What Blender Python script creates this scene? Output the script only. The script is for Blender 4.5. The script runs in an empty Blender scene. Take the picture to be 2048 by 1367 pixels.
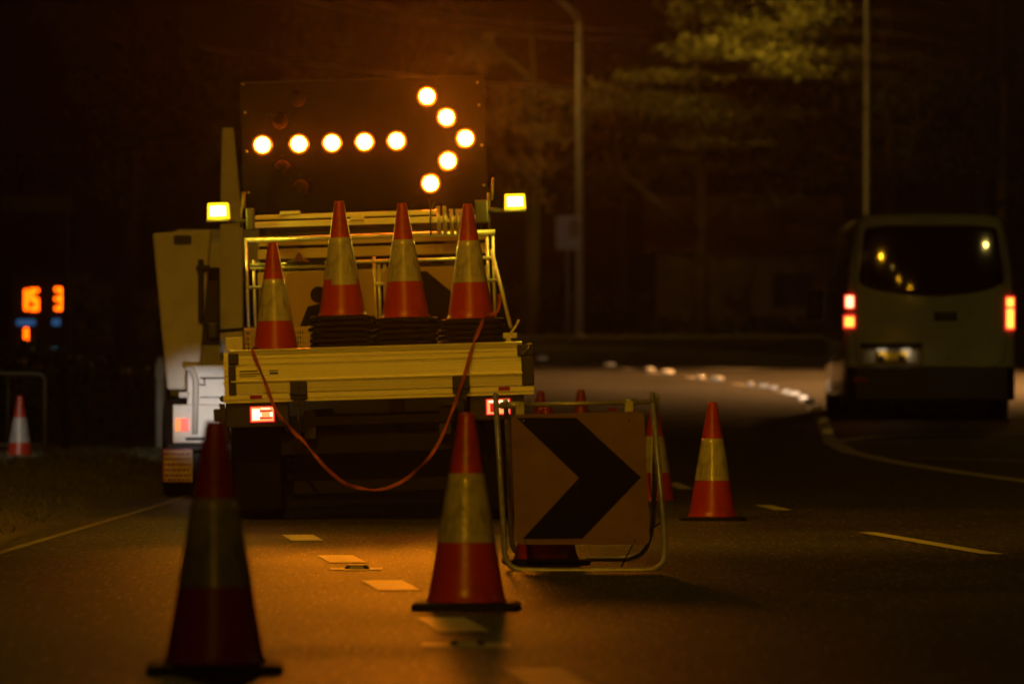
import bpy, bmesh, math, random
from mathutils import Vector, Matrix

random.seed(7)
R = math.radians
C = bpy.context.scene.collection
SC = bpy.context.scene

# ------------------------------------------------------------------ camera, sky, exposure
F, CZ, HY = 11378.0, 0.8, 769.0          # focal length in photo pixels, eye height, horizon row
cam_d = bpy.data.cameras.new('camera')
cam = bpy.data.objects.new('camera', cam_d)
C.objects.link(cam)
cam.location = (0, 0, CZ)
cam.rotation_euler = (R(90), 0, 0)
cam_d.sensor_width = 36
cam_d.lens = 36 * F / 2048
cam_d.shift_y = (HY - 683.5) / 2048
cam_d.clip_start = 0.5
cam_d.clip_end = 1500
cam_d.dof.use_dof = True
cam_d.dof.focus_distance = 28.5
cam_d.dof.aperture_fstop = 4.2
SC.camera = cam

world = bpy.data.worlds.new('World')
SC.world = world
world.use_nodes = True
wn = world.node_tree
bg = wn.nodes['Background']
sky = wn.nodes.new('ShaderNodeTexSky')
sky.sky_type = 'NISHITA'
sky.sun_disc = False
sky.sun_elevation = R(-9)
sky.sun_rotation = R(200)
wn.links.new(sky.outputs[0], bg.inputs[0])
bg.inputs[1].default_value = 0.05

SC.view_settings.view_transform = 'Standard'
SC.view_settings.look = 'None'
SC.view_settings.exposure = 0.0
SC.view_settings.gamma = 1.0
SC.render.engine = 'CYCLES'
SC.cycles.use_denoising = True
SC.cycles.max_bounces = 5
SC.cycles.diffuse_bounces = 2
SC.cycles.glossy_bounces = 3
SC.cycles.volume_bounces = 0
SC.cycles.sample_clamp_indirect = 3.0

SODIUM = (1.0, 0.435, 0.006)
AMBER = (1.0, 0.25, 0.004)
YELLOW = (1.0, 0.70, 0.03)


def P(px, py, d):
    """A measured photo pixel at a known distance, as a point of the place."""
    return Vector(((px - 1024) / F * d, d, CZ - (py - HY) / F * d))


# ------------------------------------------------------------------ materials
def nt(name):
    m = bpy.data.materials.new(name)
    m.use_nodes = True
    t = m.node_tree
    return m, t, t.nodes['Principled BSDF']


def pmat(name, col, rough=0.5, metal=0.0, var=0.18, vscale=5.0, bump=0.0, bscale=60.0, coat=0.0, spec=0.5,
         stretch=(1, 1, 1), rvar=0.12, dirt=0.0, dscale=2.2, dirtcol=(0.03, 0.022, 0.014)):
    m, t, b = nt(name)
    n, l = t.nodes, t.links
    tc = n.new('ShaderNodeTexCoord')
    mp = n.new('ShaderNodeMapping')
    mp.inputs['Scale'].default_value = stretch
    l.new(tc.outputs['Object'], mp.inputs[0])
    no = n.new('ShaderNodeTexNoise')
    no.inputs['Scale'].default_value = vscale
    no.inputs['Detail'].default_value = 6
    no.inputs['Roughness'].default_value = 0.65
    l.new(mp.outputs[0], no.inputs['Vector'])
    ramp = n.new('ShaderNodeValToRGB')
    ramp.color_ramp.elements[0].position = 0.3
    ramp.color_ramp.elements[1].position = 0.7
    ramp.color_ramp.elements[0].color = tuple(c * (1 - var) for c in col) + (1,)
    ramp.color_ramp.elements[1].color = tuple(min(1, c * (1 + var)) for c in col) + (1,)
    l.new(no.outputs['Fac'], ramp.inputs[0])
    out = ramp.outputs[0]
    if dirt > 0:
        n2 = n.new('ShaderNodeTexNoise')
        n2.inputs['Scale'].default_value = dscale
        n2.inputs['Detail'].default_value = 9
        n2.inputs['Roughness'].default_value = 0.72
        l.new(mp.outputs[0], n2.inputs['Vector'])
        r2 = n.new('ShaderNodeValToRGB')
        r2.color_ramp.elements[0].position = 0.5
        r2.color_ramp.elements[1].position = 0.72
        r2.color_ramp.elements[0].color = (0, 0, 0, 1)
        r2.color_ramp.elements[1].color = (dirt, dirt, dirt, 1)
        l.new(n2.outputs['Fac'], r2.inputs[0])
        mx = n.new('ShaderNodeMixRGB')
        l.new(r2.outputs[0], mx.inputs[0])
        l.new(out, mx.inputs[1])
        mx.inputs[2].default_value = dirtcol + (1,)
        out = mx.outputs[0]
    l.new(out, b.inputs['Base Color'])
    mr = n.new('ShaderNodeMapRange')
    mr.inputs['To Min'].default_value = max(0.03, rough - rvar)
    mr.inputs['To Max'].default_value = min(1, rough + rvar)
    l.new(no.outputs['Fac'], mr.inputs['Value'])
    l.new(mr.outputs[0], b.inputs['Roughness'])
    b.inputs['Metallic'].default_value = metal
    b.inputs['Specular IOR Level'].default_value = spec
    b.inputs['Coat Weight'].default_value = coat
    b.inputs['Coat Roughness'].default_value = 0.06
    if bump > 0:
        n3 = n.new('ShaderNodeTexNoise')
        n3.inputs['Scale'].default_value = bscale
        n3.inputs['Detail'].default_value = 4
        l.new(mp.outputs[0], n3.inputs['Vector'])
        bp = n.new('ShaderNodeBump')
        bp.inputs['Strength'].default_value = bump
        bp.inputs['Distance'].default_value = 0.01
        l.new(n3.outputs['Fac'], bp.inputs['Height'])
        l.new(bp.outputs[0], b.inputs['Normal'])
    return m


def emat(name, col, strength, base=(0.02, 0.02, 0.02)):
    m, t, b = nt(name)
    b.inputs['Base Color'].default_value = tuple(base) + (1,)
    b.inputs['Roughness'].default_value = 0.3
    b.inputs['Emission Color'].default_value = tuple(col) + (1,)
    b.inputs['Emission Strength'].default_value = strength
    return m


def asphalt_mat():
    m, t, b = nt('asphalt')
    n, l = t.nodes, t.links
    tc = n.new('ShaderNodeTexCoord')
    big = n.new('ShaderNodeTexNoise')
    big.inputs['Scale'].default_value = 0.55
    big.inputs['Detail'].default_value = 5
    l.new(tc.outputs['Object'], big.inputs['Vector'])
    fine = n.new('ShaderNodeTexNoise')
    fine.inputs['Scale'].default_value = 55
    fine.inputs['Detail'].default_value = 5
    fine.inputs['Roughness'].default_value = 0.75
    mp = n.new('ShaderNodeMapping')
    mp.inputs['Scale'].default_value = (1, 0.045, 1)
    l.new(tc.outputs['Object'], mp.inputs[0])
    l.new(mp.outputs[0], fine.inputs['Vector'])
    vor = n.new('ShaderNodeTexVoronoi')
    vor.inputs['Scale'].default_value = 48
    l.new(mp.outputs[0], vor.inputs['Vector'])
    r1 = n.new('ShaderNodeValToRGB')
    r1.color_ramp.elements[0].position = 0.32
    r1.color_ramp.elements[1].position = 0.7
    r1.color_ramp.elements[0].color = (0.022, 0.021, 0.020, 1)
    r1.color_ramp.elements[1].color = (0.066, 0.062, 0.056, 1)
    l.new(big.outputs['Fac'], r1.inputs[0])
    r2 = n.new('ShaderNodeValToRGB')
    r2.color_ramp.elements[0].position = 0.36
    r2.color_ramp.elements[1].position = 0.68
    r2.color_ramp.elements[0].color = (0.22, 0.22, 0.22, 1)
    r2.color_ramp.elements[1].color = (2.3, 2.25, 2.1, 1)
    l.new(fine.outputs['Fac'], r2.inputs[0])
    mul = n.new('ShaderNodeMixRGB')
    mul.blend_type = 'MULTIPLY'
    mul.inputs[0].default_value = 1
    l.new(r1.outputs[0], mul.inputs[1])
    l.new(r2.outputs[0], mul.inputs[2])
    sp = n.new('ShaderNodeValToRGB')
    sp.color_ramp.elements[0].position = 0.10
    sp.color_ramp.elements[1].position = 0.26
    sp.color_ramp.elements[0].color = (1.0, 1.0, 1.0, 1)
    sp.color_ramp.elements[1].color = (0.0, 0.0, 0.0, 1)
    l.new(vor.outputs['Distance'], sp.inputs[0])
    st_ = n.new('ShaderNodeMixRGB')
    l.new(sp.outputs[0], st_.inputs[0])
    l.new(mul.outputs[0], st_.inputs[1])
    st_.inputs[2].default_value = (0.26, 0.24, 0.20, 1)
    l.new(st_.outputs[0], b.inputs['Base Color'])
    rr = n.new('ShaderNodeMapRange')
    rr.inputs['To Min'].default_value = 0.44
    rr.inputs['To Max'].default_value = 0.64
    l.new(big.outputs['Fac'], rr.inputs['Value'])
    l.new(rr.outputs[0], b.inputs['Roughness'])
    b.inputs['Specular IOR Level'].default_value = 0.3
    rough = n.new('ShaderNodeTexNoise')
    rough.inputs['Scale'].default_value = 70
    rough.inputs['Detail'].default_value = 3
    l.new(tc.outputs['Object'], rough.inputs['Vector'])
    bp = n.new('ShaderNodeBump')
    bp.inputs['Strength'].default_value = 0.8
    bp.inputs['Distance'].default_value = 0.012
    l.new(rough.outputs['Fac'], bp.inputs['Height'])
    l.new(bp.outputs[0], b.inputs['Normal'])
    return m


def band_mat():
    """Beaded reflective sheeting."""
    m, t, b = nt('reflective_sheeting')
    n, l = t.nodes, t.links
    tc = n.new('ShaderNodeTexCoord')
    no = n.new('ShaderNodeTexNoise')
    no.inputs['Scale'].default_value = 14
    no.inputs['Detail'].default_value = 8
    l.new(tc.outputs['Object'], no.inputs['Vector'])
    rp = n.new('ShaderNodeValToRGB')
    rp.color_ramp.elements[0].position = 0.33
    rp.color_ramp.elements[1].position = 0.55
    rp.color_ramp.elements[0].color = (0.24, 0.235, 0.21, 1)
    rp.color_ramp.elements[1].color = (0.42, 0.41, 0.38, 1)
    l.new(no.outputs['Fac'], rp.inputs[0])
    mp = n.new('ShaderNodeMapping')
    mp.inputs['Scale'].default_value = (1, 1, 0.22)
    l.new(tc.outputs['Object'], mp.inputs[0])
    sc = n.new('ShaderNodeTexNoise')
    sc.inputs['Scale'].default_value = 26
    sc.inputs['Detail'].default_value = 6
    l.new(mp.outputs[0], sc.inputs['Vector'])
    sr = n.new('ShaderNodeValToRGB')
    sr.color_ramp.elements[0].position = 0.60
    sr.color_ramp.elements[1].position = 0.70
    sr.color_ramp.elements[1].color = (0.75, 0.75, 0.75, 1)
    l.new(sc.outputs['Fac'], sr.inputs[0])
    sm = n.new('ShaderNodeMixRGB')
    l.new(sr.outputs[0], sm.inputs[0])
    l.new(rp.outputs[0], sm.inputs[1])
    sm.inputs[2].default_value = (0.09, 0.08, 0.065, 1)
    l.new(sm.outputs[0], b.inputs['Base Color'])
    b.inputs['Roughness'].default_value = 0.28
    b.inputs['Coat Weight'].default_value = 0.6
    b.inputs['Coat Roughness'].default_value = 0.12
    v = n.new('ShaderNodeTexVoronoi')
    v.inputs['Scale'].default_value = 75
    l.new(tc.outputs['Object'], v.inputs['Vector'])
    bp = n.new('ShaderNodeBump')
    bp.inputs['Strength'].default_value = 0.22
    bp.inputs['Distance'].default_value = 0.004
    l.new(v.outputs['Distance'], bp.inputs['Height'])
    l.new(bp.outputs[0], b.inputs['Normal'])
    return m


M = {}
M['asphalt'] = asphalt_mat()
M['paint_line'] = pmat('road_paint', (0.62, 0.60, 0.52), 0.5, var=0.25, vscale=9, bump=0.4, bscale=90, dirt=0.75, dscale=14)
M['worn_line'] = pmat('worn_road_paint', (0.20, 0.18, 0.14), 0.7, var=0.4, vscale=9, bump=0.4, bscale=90, dirt=0.8, dscale=8)
M['grass'] = pmat('grass', (0.055, 0.07, 0.022), 0.8, var=0.5, vscale=3, bump=0.5, bscale=30)
M['soil'] = pmat('soil', (0.075, 0.066, 0.042), 0.95, var=0.5, vscale=2.5, bump=1.0, bscale=22)
M['blade'] = pmat('grass_blade', (0.10, 0.10, 0.04), 0.7, var=0.5, vscale=2)
M['orange'] = pmat('orange_pvc', (0.42, 0.034, 0.007), 0.34, var=0.12, vscale=7, bump=0.12, bscale=45, dirt=0.8, dscale=6, dirtcol=(0.07, 0.018, 0.008))
M['band'] = band_mat()
M['rubber'] = pmat('black_rubber', (0.009, 0.0085, 0.008), 0.65, var=0.4, vscale=12, bump=0.3, bscale=40, dirt=0.4, dirtcol=(0.02, 0.018, 0.014), spec=0.2)
M['alu'] = pmat('aluminium', (0.76, 0.74, 0.68), 0.30, metal=0.55, var=0.07, vscale=4, stretch=(0.12, 1, 40), bump=0.06, bscale=20, dirt=0.22, dscale=3, rvar=0.14)
M['alu_plain'] = pmat('aluminium_plain', (0.60, 0.59, 0.56), 0.42, metal=0.6, var=0.18, vscale=6, dirt=0.4, dscale=5)
M['steel'] = pmat('galvanised_tube', (0.55, 0.54, 0.50), 0.4, metal=0.5, var=0.25, vscale=16, bump=0.15, bscale=40, dirt=0.5, dscale=9)
M['black'] = pmat('black_plastic', (0.014, 0.013, 0.012), 0.5, var=0.4, vscale=8)
M['dark_steel'] = pmat('dark_steel', (0.018, 0.017, 0.016), 0.6, metal=0.2, var=0.4, vscale=5)
M['board'] = pmat('board_face', (0.008, 0.007, 0.006), 0.8, var=0.4, vscale=3, dirt=0.5, dirtcol=(0.005, 0.0045, 0.004), spec=0.08)
M['white'] = pmat('white_paint', (0.68, 0.67, 0.63), 0.35, var=0.08, vscale=3, coat=0.4, dirt=0.35, dscale=2.5)
M['bucket'] = pmat('fibreglass', (0.60, 0.58, 0.52), 0.5, var=0.08, vscale=3, bump=0.1, bscale=30, dirt=0.3, dscale=3)
M['halo_in'] = emat('lamp_halo_hot', (1.0, 0.30, 0.004), 1.5)  # glowing ring colours that imitate glare round a lit lamp
M['halo_out'] = emat('lamp_halo_warm', (1.0, 0.16, 0.002), 0.6)
M['stud'] = pmat('white_ceramic', (0.85, 0.84, 0.80), 0.25, var=0.05, coat=0.5)
M['bolt'] = pmat('bolt_steel', (0.2, 0.19, 0.17), 0.5, metal=0.4)
M['cab_paint'] = pmat('cab_paint', (0.05, 0.05, 0.055), 0.3, var=0.1, coat=0.5)
M['van'] = pmat('van_paint', (0.47, 0.53, 0.42), 0.14, var=0.05, vscale=1.2, coat=1.0, dirt=0.25, dscale=1.6, rvar=0.03)
M['glass'] = pmat('dark_glass', (0.006, 0.006, 0.007), 0.05, var=0.1, spec=0.6, rvar=0.01)
M['sign_face'] = pmat('sign_sheeting', (0.25, 0.15, 0.032), 0.6, var=0.16, vscale=4, dirt=0.4, dscale=3, dirtcol=(0.15, 0.08, 0.016), spec=0.2)
M['sign_tan'] = pmat('worn_sign_sheeting', (0.36, 0.25, 0.11), 0.5, var=0.10, vscale=4, dirt=0.35, dscale=3, dirtcol=(0.25, 0.17, 0.07))
M['sign_black'] = pmat('sign_black', (0.004, 0.004, 0.004), 0.6, var=0.3, spec=0.1)
M['sign_white'] = pmat('sign_white', (0.65, 0.65, 0.62), 0.5, var=0.1)
M['strap'] = pmat('orange_webbing', (0.34, 0.066, 0.010), 0.75, var=0.25, vscale=30, bump=0.4, bscale=160, dirt=0.4, dscale=12)
M['red_refl'] = pmat('red_reflector', (0.28, 0.012, 0.01), 0.25, var=0.2)
M['crate'] = pmat('crate_plastic', (0.45, 0.36, 0.22), 0.55, var=0.15)
M['bark'] = pmat('bark', (0.022, 0.017, 0.012), 0.9, var=0.4, vscale=4, bump=0.8, bscale=12, stretch=(3, 3, 0.6))
M['bark_pale'] = pmat('pale_bark', (0.035, 0.026, 0.018), 0.9, var=0.4, vscale=4, bump=0.8, bscale=12, stretch=(3, 3, 0.6))
M['pole'] = pmat('pole_steel', (0.48, 0.46, 0.43), 0.55, metal=0.3, var=0.2, vscale=2, dirt=0.3)
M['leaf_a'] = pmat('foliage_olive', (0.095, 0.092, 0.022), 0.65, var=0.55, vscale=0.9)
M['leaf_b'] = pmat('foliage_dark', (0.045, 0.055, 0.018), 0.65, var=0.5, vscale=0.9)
M['leaf_c'] = pmat('foliage_brown', (0.085, 0.07, 0.03), 0.7, var=0.5, vscale=0.9)
M['brick'] = pmat('render_wall', (0.09, 0.07, 0.05), 0.9, var=0.2, vscale=1.5, bump=0.3, bscale=20)
M['tiles'] = pmat('roof_tiles', (0.12, 0.06, 0.04), 0.85, var=0.3, vscale=4, bump=0.6, bscale=8)
M['plate'] = pmat('number_plate', (0.72, 0.48, 0.03), 0.45, var=0.1)
M['flap'] = pmat('mud_flap_face', (0.56, 0.48, 0.40), 0.7, var=0.2, vscale=12, dirt=0.4, dscale=8)
M['yellow_post'] = pmat('yellow_post', (0.05, 0.032, 0.008), 0.55, var=0.2, vscale=5, dirt=0.4)
M['arrow_lit'] = emat('arrow_lamp_lit', (1.0, 0.15, 0.009), 130)
M['arrow_off'] = pmat('arrow_lamp_off', (0.016, 0.008, 0.004), 0.75, var=0.4, vscale=60, bump=0.6, bscale=90, spec=0.08)
M['beacon'] = emat('beacon_lens', (1.0, 0.60, 0.004), 1.6)
M['beacon_core'] = emat('beacon_core', (1.0, 0.86, 0.38), 9)
M['tail_red'] = emat('tail_lens', (1.0, 0.03, 0.03), 0.9, (0.3, 0.01, 0.01))
M['tail_mid'] = emat('tail_glow', (1.0, 0.24, 0.07), 2.2)
M['tail_hot'] = emat('tail_bulb', (1.0, 0.52, 0.26), 4.5)
M['tail_dim'] = emat('tail_bar', (1.0, 0.02, 0.02), 0.55, (0.3, 0.01, 0.01))
M['van_red'] = emat('van_tail_lens', (1.0, 0.03, 0.02), 1.3, (0.3, 0.01, 0.01))
M['van_hot'] = emat('van_tail_bulb', (1.0, 0.36, 0.16), 5)
M['van_amber'] = emat('van_indicator', (1.0, 0.45, 0.05), 3)
M['lamp_lens'] = emat('street_lamp_lens', (1.0, 0.58, 0.08), 260)
M['fill_lens'] = emat('fill_lamp_lens', (1.0, 0.95, 0.9), 25)  # lens of the fill lamp added beside the tray
M['digit'] = emat('price_digit', (1.0, 0.085, 0.001), 7.0)
M['blue_strip'] = emat('price_label', (0.06, 0.24, 0.60), 0.36)
M['teal_strip'] = emat('price_note', (0.05, 0.13, 0.17), 0.42)
M['plate_lamp'] = emat('plate_lamp', (1.0, 0.75, 0.45), 0.4)
M['headlight'] = emat('headlight_lens', (1.0, 0.8, 0.5), 6)
M['chrome'] = pmat('chrome', (0.8, 0.8, 0.78), 0.2, metal=1.0, var=0.05)


# ------------------------------------------------------------------ mesh helpers
class MB:
    """Collects shapes; build() links them as ONE mesh object."""

    def __init__(self):
        self.bm = bmesh.new()
        self.mi = 0

    def _f(self, vs):
        try:
            f = self.bm.faces.new(vs)
            f.material_index = self.mi
            return f
        except ValueError:
            return None

    def box(self, x0, y0, z0, x1, y1, z1, mat=None):
        co = [(x0, y0, z0), (x1, y0, z0), (x1, y1, z0), (x0, y1, z0), (x0, y0, z1), (x1, y0, z1), (x1, y1, z1), (x0, y1, z1)]
        v = [self.bm.verts.new(mat @ Vector(c) if mat else c) for c in co]
        for q in ((0, 3, 2, 1), (4, 5, 6, 7), (0, 1, 5, 4), (1, 2, 6, 5), (2, 3, 7, 6), (3, 0, 4, 7)):
            self._f([v[i] for i in q])
        return self

    def hexa(self, pts):
        """eight corners: four of the near face (TL, TR, BR, BL), then four of the far face"""
        v = [self.bm.verts.new(p) for p in pts]
        for q in ((0, 3, 2, 1), (4, 5, 6, 7), (0, 1, 5, 4), (1, 2, 6, 5), (2, 3, 7, 6), (3, 0, 4, 7)):
            self._f([v[i] for i in q])
        return self

    def tube(self, pts, r, n=10, closed=False, cap=True):
        pts = [Vector(p) for p in pts]
        N = len(pts)
        rs = r if isinstance(r, (list, tuple)) else [r] * N
        rings = []
        prev = None
        for i, p in enumerate(pts):
            if closed:
                t = pts[(i + 1) % N] - pts[i - 1]
            else:
                t = (pts[min(i + 1, N - 1)] - pts[max(i - 1, 0)])
            t.normalize()
            if prev is None:
                a = Vector((0, 0, 1)) if abs(t.z) < 0.9 else Vector((1, 0, 0))
                u = t.cross(a).normalized()
            else:
                u = (prev - t * prev.dot(t)).normalized()
            prev = u
            w = t.cross(u)
            rings.append([self.bm.verts.new(p + (u * math.cos(2 * math.pi * k / n) + w * math.sin(2 * math.pi * k / n)) * rs[i]) for k in range(n)])
        m = N if closed else N - 1
        for i in range(m):
            a, b = rings[i], rings[(i + 1) % N]
            for k in range(n):
                f = self._f([a[k], a[(k + 1) % n], b[(k + 1) % n], b[k]])
                if f:
                    f.smooth = True
        if cap and not closed:
            self._f(rings[0][::-1])
            self._f(rings[-1])
        return self

    def lathe(self, prof, n=40, axis='Z', origin=(0, 0, 0)):
        rings = []
        o = Vector(origin)
        for (r, h) in prof:
            ring = []
            for k in range(n):
                a = 2 * math.pi * k / n
                if axis == 'Z':
                    c = Vector((r * math.cos(a), r * math.sin(a), h))
                elif axis == 'Y':
                    c = Vector((r * math.cos(a), h, r * math.sin(a)))
                else:
                    c = Vector((h, r * math.cos(a), r * math.sin(a)))
                ring.append(self.bm.verts.new(o + c))
            rings.append(ring)
        for a, b in zip(rings, rings[1:]):
            for k in range(n):
                f = self._f([a[k], a[(k + 1) % n], b[(k + 1) % n], b[k]])
                if f:
                    f.smooth = True
        self._f(rings[0][::-1])
        self._f(rings[-1])
        return self

    def prism(self, front, back):
        """outline (list of points) joined to a second outline"""
        a = [self.bm.verts.new(p) for p in front]
        b = [self.bm.verts.new(p) for p in back]
        self._f(a)
        self._f(b[::-1])
        n = len(a)
        for i in range(n):
            self._f([a[i], b[i], b[(i + 1) % n], a[(i + 1) % n]])
        return self

    def build(self, name, mat, parent=None, bevel=0.0, smooth=False, seg=2):
        bmesh.ops.recalc_face_normals(self.bm, faces=self.bm.faces)
        me = bpy.data.meshes.new(name)
        self.bm.to_mesh(me)
        self.bm.free()
        mats = mat if isinstance(mat, (list, tuple)) else [mat]
        for m in mats:
            me.materials.append(m)
        if smooth:
            for p in me.polygons:
                p.use_smooth = True
        o = bpy.data.objects.new(name, me)
        C.objects.link(o)
        if parent:
            o.parent = parent
        if bevel > 0:
            bv = o.modifiers.new('bevel', 'BEVEL')
            bv.width = bevel
            bv.segments = seg
            bv.limit_method = 'ANGLE'
            bv.angle_limit = R(40)
        return o


def tag(o, label=None, cat=None, group=None, kind=None):
    if label:
        o['label'] = label
    if cat:
        o['category'] = cat
    if group:
        o['group'] = group
    if kind:
        o['kind'] = kind
    return o


def thing(name, loc, label, cat, group=None, rot=(0, 0, 0)):
    o = bpy.data.objects.new(name, None)
    o.empty_display_size = 0.3
    C.objects.link(o)
    o.location = loc
    o.rotation_euler = rot
    return tag(o, label, cat, group)


def copy_tree(o, parent=None):
    c = o.copy()
    C.objects.link(c)
    if parent:
        c.parent = parent
    for ch in list(o.children):
        copy_tree(ch, c)
    return c


def arc(c, r, a0, a1, n, ax, ay):
    return [Vector(c) + (Vector(ax) * math.cos(a0 + (a1 - a0) * i / n) + Vector(ay) * math.sin(a0 + (a1 - a0) * i / n)) * r for i in range(n + 1)]


def round_path(pts, r, n=6):
    """polyline with rounded corners"""
    pts = [Vector(p) for p in pts]
    out = [pts[0]]
    for i in range(1, len(pts) - 1):
        a, b, c = pts[i - 1], pts[i], pts[i + 1]
        d0, d1 = (a - b), (c - b)
        rr = min(r, d0.length * 0.45, d1.length * 0.45)
        p0, p1 = b + d0.normalized() * rr, b + d1.normalized() * rr
        for k in range(n + 1):
            t = k / n
            out.append(p0 * (1 - t) ** 2 + b * 2 * t * (1 - t) + p1 * t * t)
    out.append(pts[-1])
    return out


def rounded_rect(x0, z0, x1, z1, r, n=5):
    out = []
    for cx, cz, a in ((x1 - r, z1 - r, 0), (x0 + r, z1 - r, 90), (x0 + r, z0 + r, 180), (x1 - r, z0 + r, 270)):
        for k in range(n + 1):
            t = R(a + 90 * k / n)
            out.append((cx + r * math.cos(t), cz + r * math.sin(t)))
    return out


def spot(name, parent, loc, target, watts, col, size=120, blend=1.0, radius=0.1):
    d = bpy.data.lights.new(name, 'SPOT')
    d.energy = watts
    d.color = col
    d.spot_size = R(size)
    d.spot_blend = blend
    d.shadow_soft_size = radius
    o = bpy.data.objects.new(name, d)
    C.objects.link(o)
    o.location = loc
    v = Vector(target) - Vector(loc)
    o.rotation_euler = v.to_track_quat('-Z', 'Y').to_euler()
    if parent:
        o.parent = parent
    return o


def point(name, parent, loc, watts, col, radius=0.03):
    d = bpy.data.lights.new(name, 'POINT')
    d.energy = watts
    d.color = col
    d.shadow_soft_size = radius
    o = bpy.data.objects.new(name, d)
    C.objects.link(o)
    o.location = loc
    if parent:
        o.parent = parent
    return o


# ------------------------------------------------------------------ ground, road, markings
def sstep(a, b, x):
    t = max(0, min(1, (x - a) / (b - a)))
    return t * t * (3 - 2 * t)


def bend(y):
    return -max(0, y - 70) ** 2 / 400.0


def zroad(x, y):
    rise = 0.018 * (math.sqrt((y - 40) ** 2 + 9) + (y - 40)) / 2 - 0.0
    rise = min(rise, 0.018 * 112 + 0.3 * (1 - math.exp(-max(0, y - 152) / 60.0)))
    side = sstep(-4.2, 1.0, x - bend(y))
    far = sstep(60, 110, y)
    return rise * (side + (1 - side) * far * 0.9)


def zground(x, y):
    z = zroad(x, y)
    u = x - bend(y)
    z -= 0.02
    if u < -2.6:
        z += 0.10 * sstep(-2.6, -3.6, u)
        z += 0.14 * math.exp(-((x + 3.75) / 0.75) ** 2 - ((y - 47) / 4.5) ** 2)
        z += (0.03 * math.sin(x * 2.3 + y * 0.7) + 0.018 * math.sin(x * 7.1 + y * 2.3) * math.sin(y * 3.1 - x * 2.0)) * sstep(-2.6, -3.6, u)
    if u > 13.2:
        z += 0.12 * sstep(13.2, 13.8, u)
    return z


def grid_mesh(name, xs, ys, zf, mat, xoff=lambda y: 0, dz=0.0, parent=None):
    m = MB()
    rows = []
    for y in ys:
        rows.append([m.bm.verts.new((x + xoff(y), y, zf(x + xoff(y), y) + dz)) for x in xs])
    for a, b in zip(rows, rows[1:]):
        for i in range(len(xs) - 1):
            f = m._f([a[i], a[i + 1], b[i + 1], b[i]])
            f.smooth = True
    return m.build(name, mat, parent)


def frange(a, b, s):
    n = int(round((b - a) / s))
    return [a + (b - a) * i / n for i in range(n + 1)]


gx = frange(-90, -12, 6) + frange(-11, -1, 0.25) + frange(0, 20, 1) + frange(24, 90, 6)
gy = frange(-160, 0, 10) + frange(5, 80, 0.8) + frange(82, 250, 4)
ground = grid_mesh('ground', gx, gy, zground, M['soil'])
ground['kind'] = 'structure'
rx = frange(-2.6, 13.4, 0.4)
ry = frange(-158, 0, 10) + frange(2, 120, 0.8) + frange(122, 200, 2)
road = grid_mesh('road', rx, ry, zroad, M['asphalt'], xoff=bend)
road['kind'] = 'structure'


def strip_path(m, pts, w, step=0.6, dz=0.004):
    """painted line along ground points (x, y), width w across"""
    P2 = []
    for (a, b) in zip(pts, pts[1:]):
        L = math.hypot(b[0] - a[0], b[1] - a[1])
        n = max(1, int(L / step))
        for i in range(n):
            t = i / n
            P2.append((a[0] + (b[0] - a[0]) * t, a[1] + (b[1] - a[1]) * t))
    P2.append(pts[-1])
    L_, R_ = [], []
    for i, p in enumerate(P2):
        a, b = P2[max(0, i - 1)], P2[min(len(P2) - 1, i + 1)]
        tx, ty = b[0] - a[0], b[1] - a[1]
        l = math.hypot(tx, ty)
        nx, ny = -ty / l * w / 2, tx / l * w / 2
        for lst, s in ((L_, 1), (R_, -1)):
            x, y = p[0] + nx * s, p[1] + ny * s
            lst.append(m.bm.verts.new((x, y, zroad(x, y) + dz)))
    for i in range(len(P2) - 1):
        m._f([L_[i], L_[i + 1], R_[i + 1], R_[i]])


def gpt(px, py):
    """ground point seen at a photo pixel (solved on the road surface)"""
    lo, hi = 8.0, 150.0
    for _ in range(60):
        d = (lo + hi) / 2
        x = (px - 1024) / F * d
        y = HY + F * (CZ - zroad(x, d)) / d
        if y > py:
            lo = d
        else:
            hi = d
    d = (lo + hi) / 2
    return ((px - 1024) / F * d, d)


mk = MB()
for (cx, cy) in ((-1.09, 29.6), (-0.78, 26.0), (-0.484, 22.6), (-0.198, 18.9), (0.10, 15.4)):
    strip_path(mk, [(cx + 0.047, cy - 0.55), (cx - 0.047, cy + 0.55)], 0.165)
o = mk.build('road_line', M['paint_line'])
tag(o, kind='structure')
mk = MB()
strip_path(mk, [(2.26, 26.7), (1.91, 30.6)], 0.10)
strip_path(mk, [(1.71, 35.8), (1.64, 37.2)], 0.11)
strip_path(mk, [(1.27, 41.3), (1.19, 42.8)], 0.11)
o = mk.build('lane_line', M['paint_line'])
tag(o, kind='structure')
mk = MB()
strip_path(mk, [(-2.50, 14), (-2.43, 27), (-2.32, 38), (-2.30, 60)], 0.055)
o = mk.build('edge_line', M['worn_line'])
tag(o, kind='structure')
mk = MB()
isl_tip = gpt(1662, 884)
strip_path(mk, [isl_tip, gpt(1700, 904), gpt(1800, 926), gpt(1920, 945), gpt(2048, 962), gpt(2200, 984)], 0.17)
strip_path(mk, [isl_tip, gpt(1700, 880), gpt(1760, 873), gpt(1850, 869), gpt(2048, 868), gpt(2200, 868)], 0.22, dz=0.008)
strip_path(mk, [gpt(1815, 917), gpt(1900, 919), gpt(2048, 923), gpt(2200, 930)], 0.20, dz=0.008)
curve_px = [(1662, 884), (1645, 845), (1632, 822), (1600, 795), (1525, 775), (1435, 762), (1340, 748), (1220, 733), (1085, 720)]
gp = [gpt(*p) for p in curve_px]
strip_path(mk, [gp[0], gp[1]], 0.13, dz=0.006)
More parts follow.
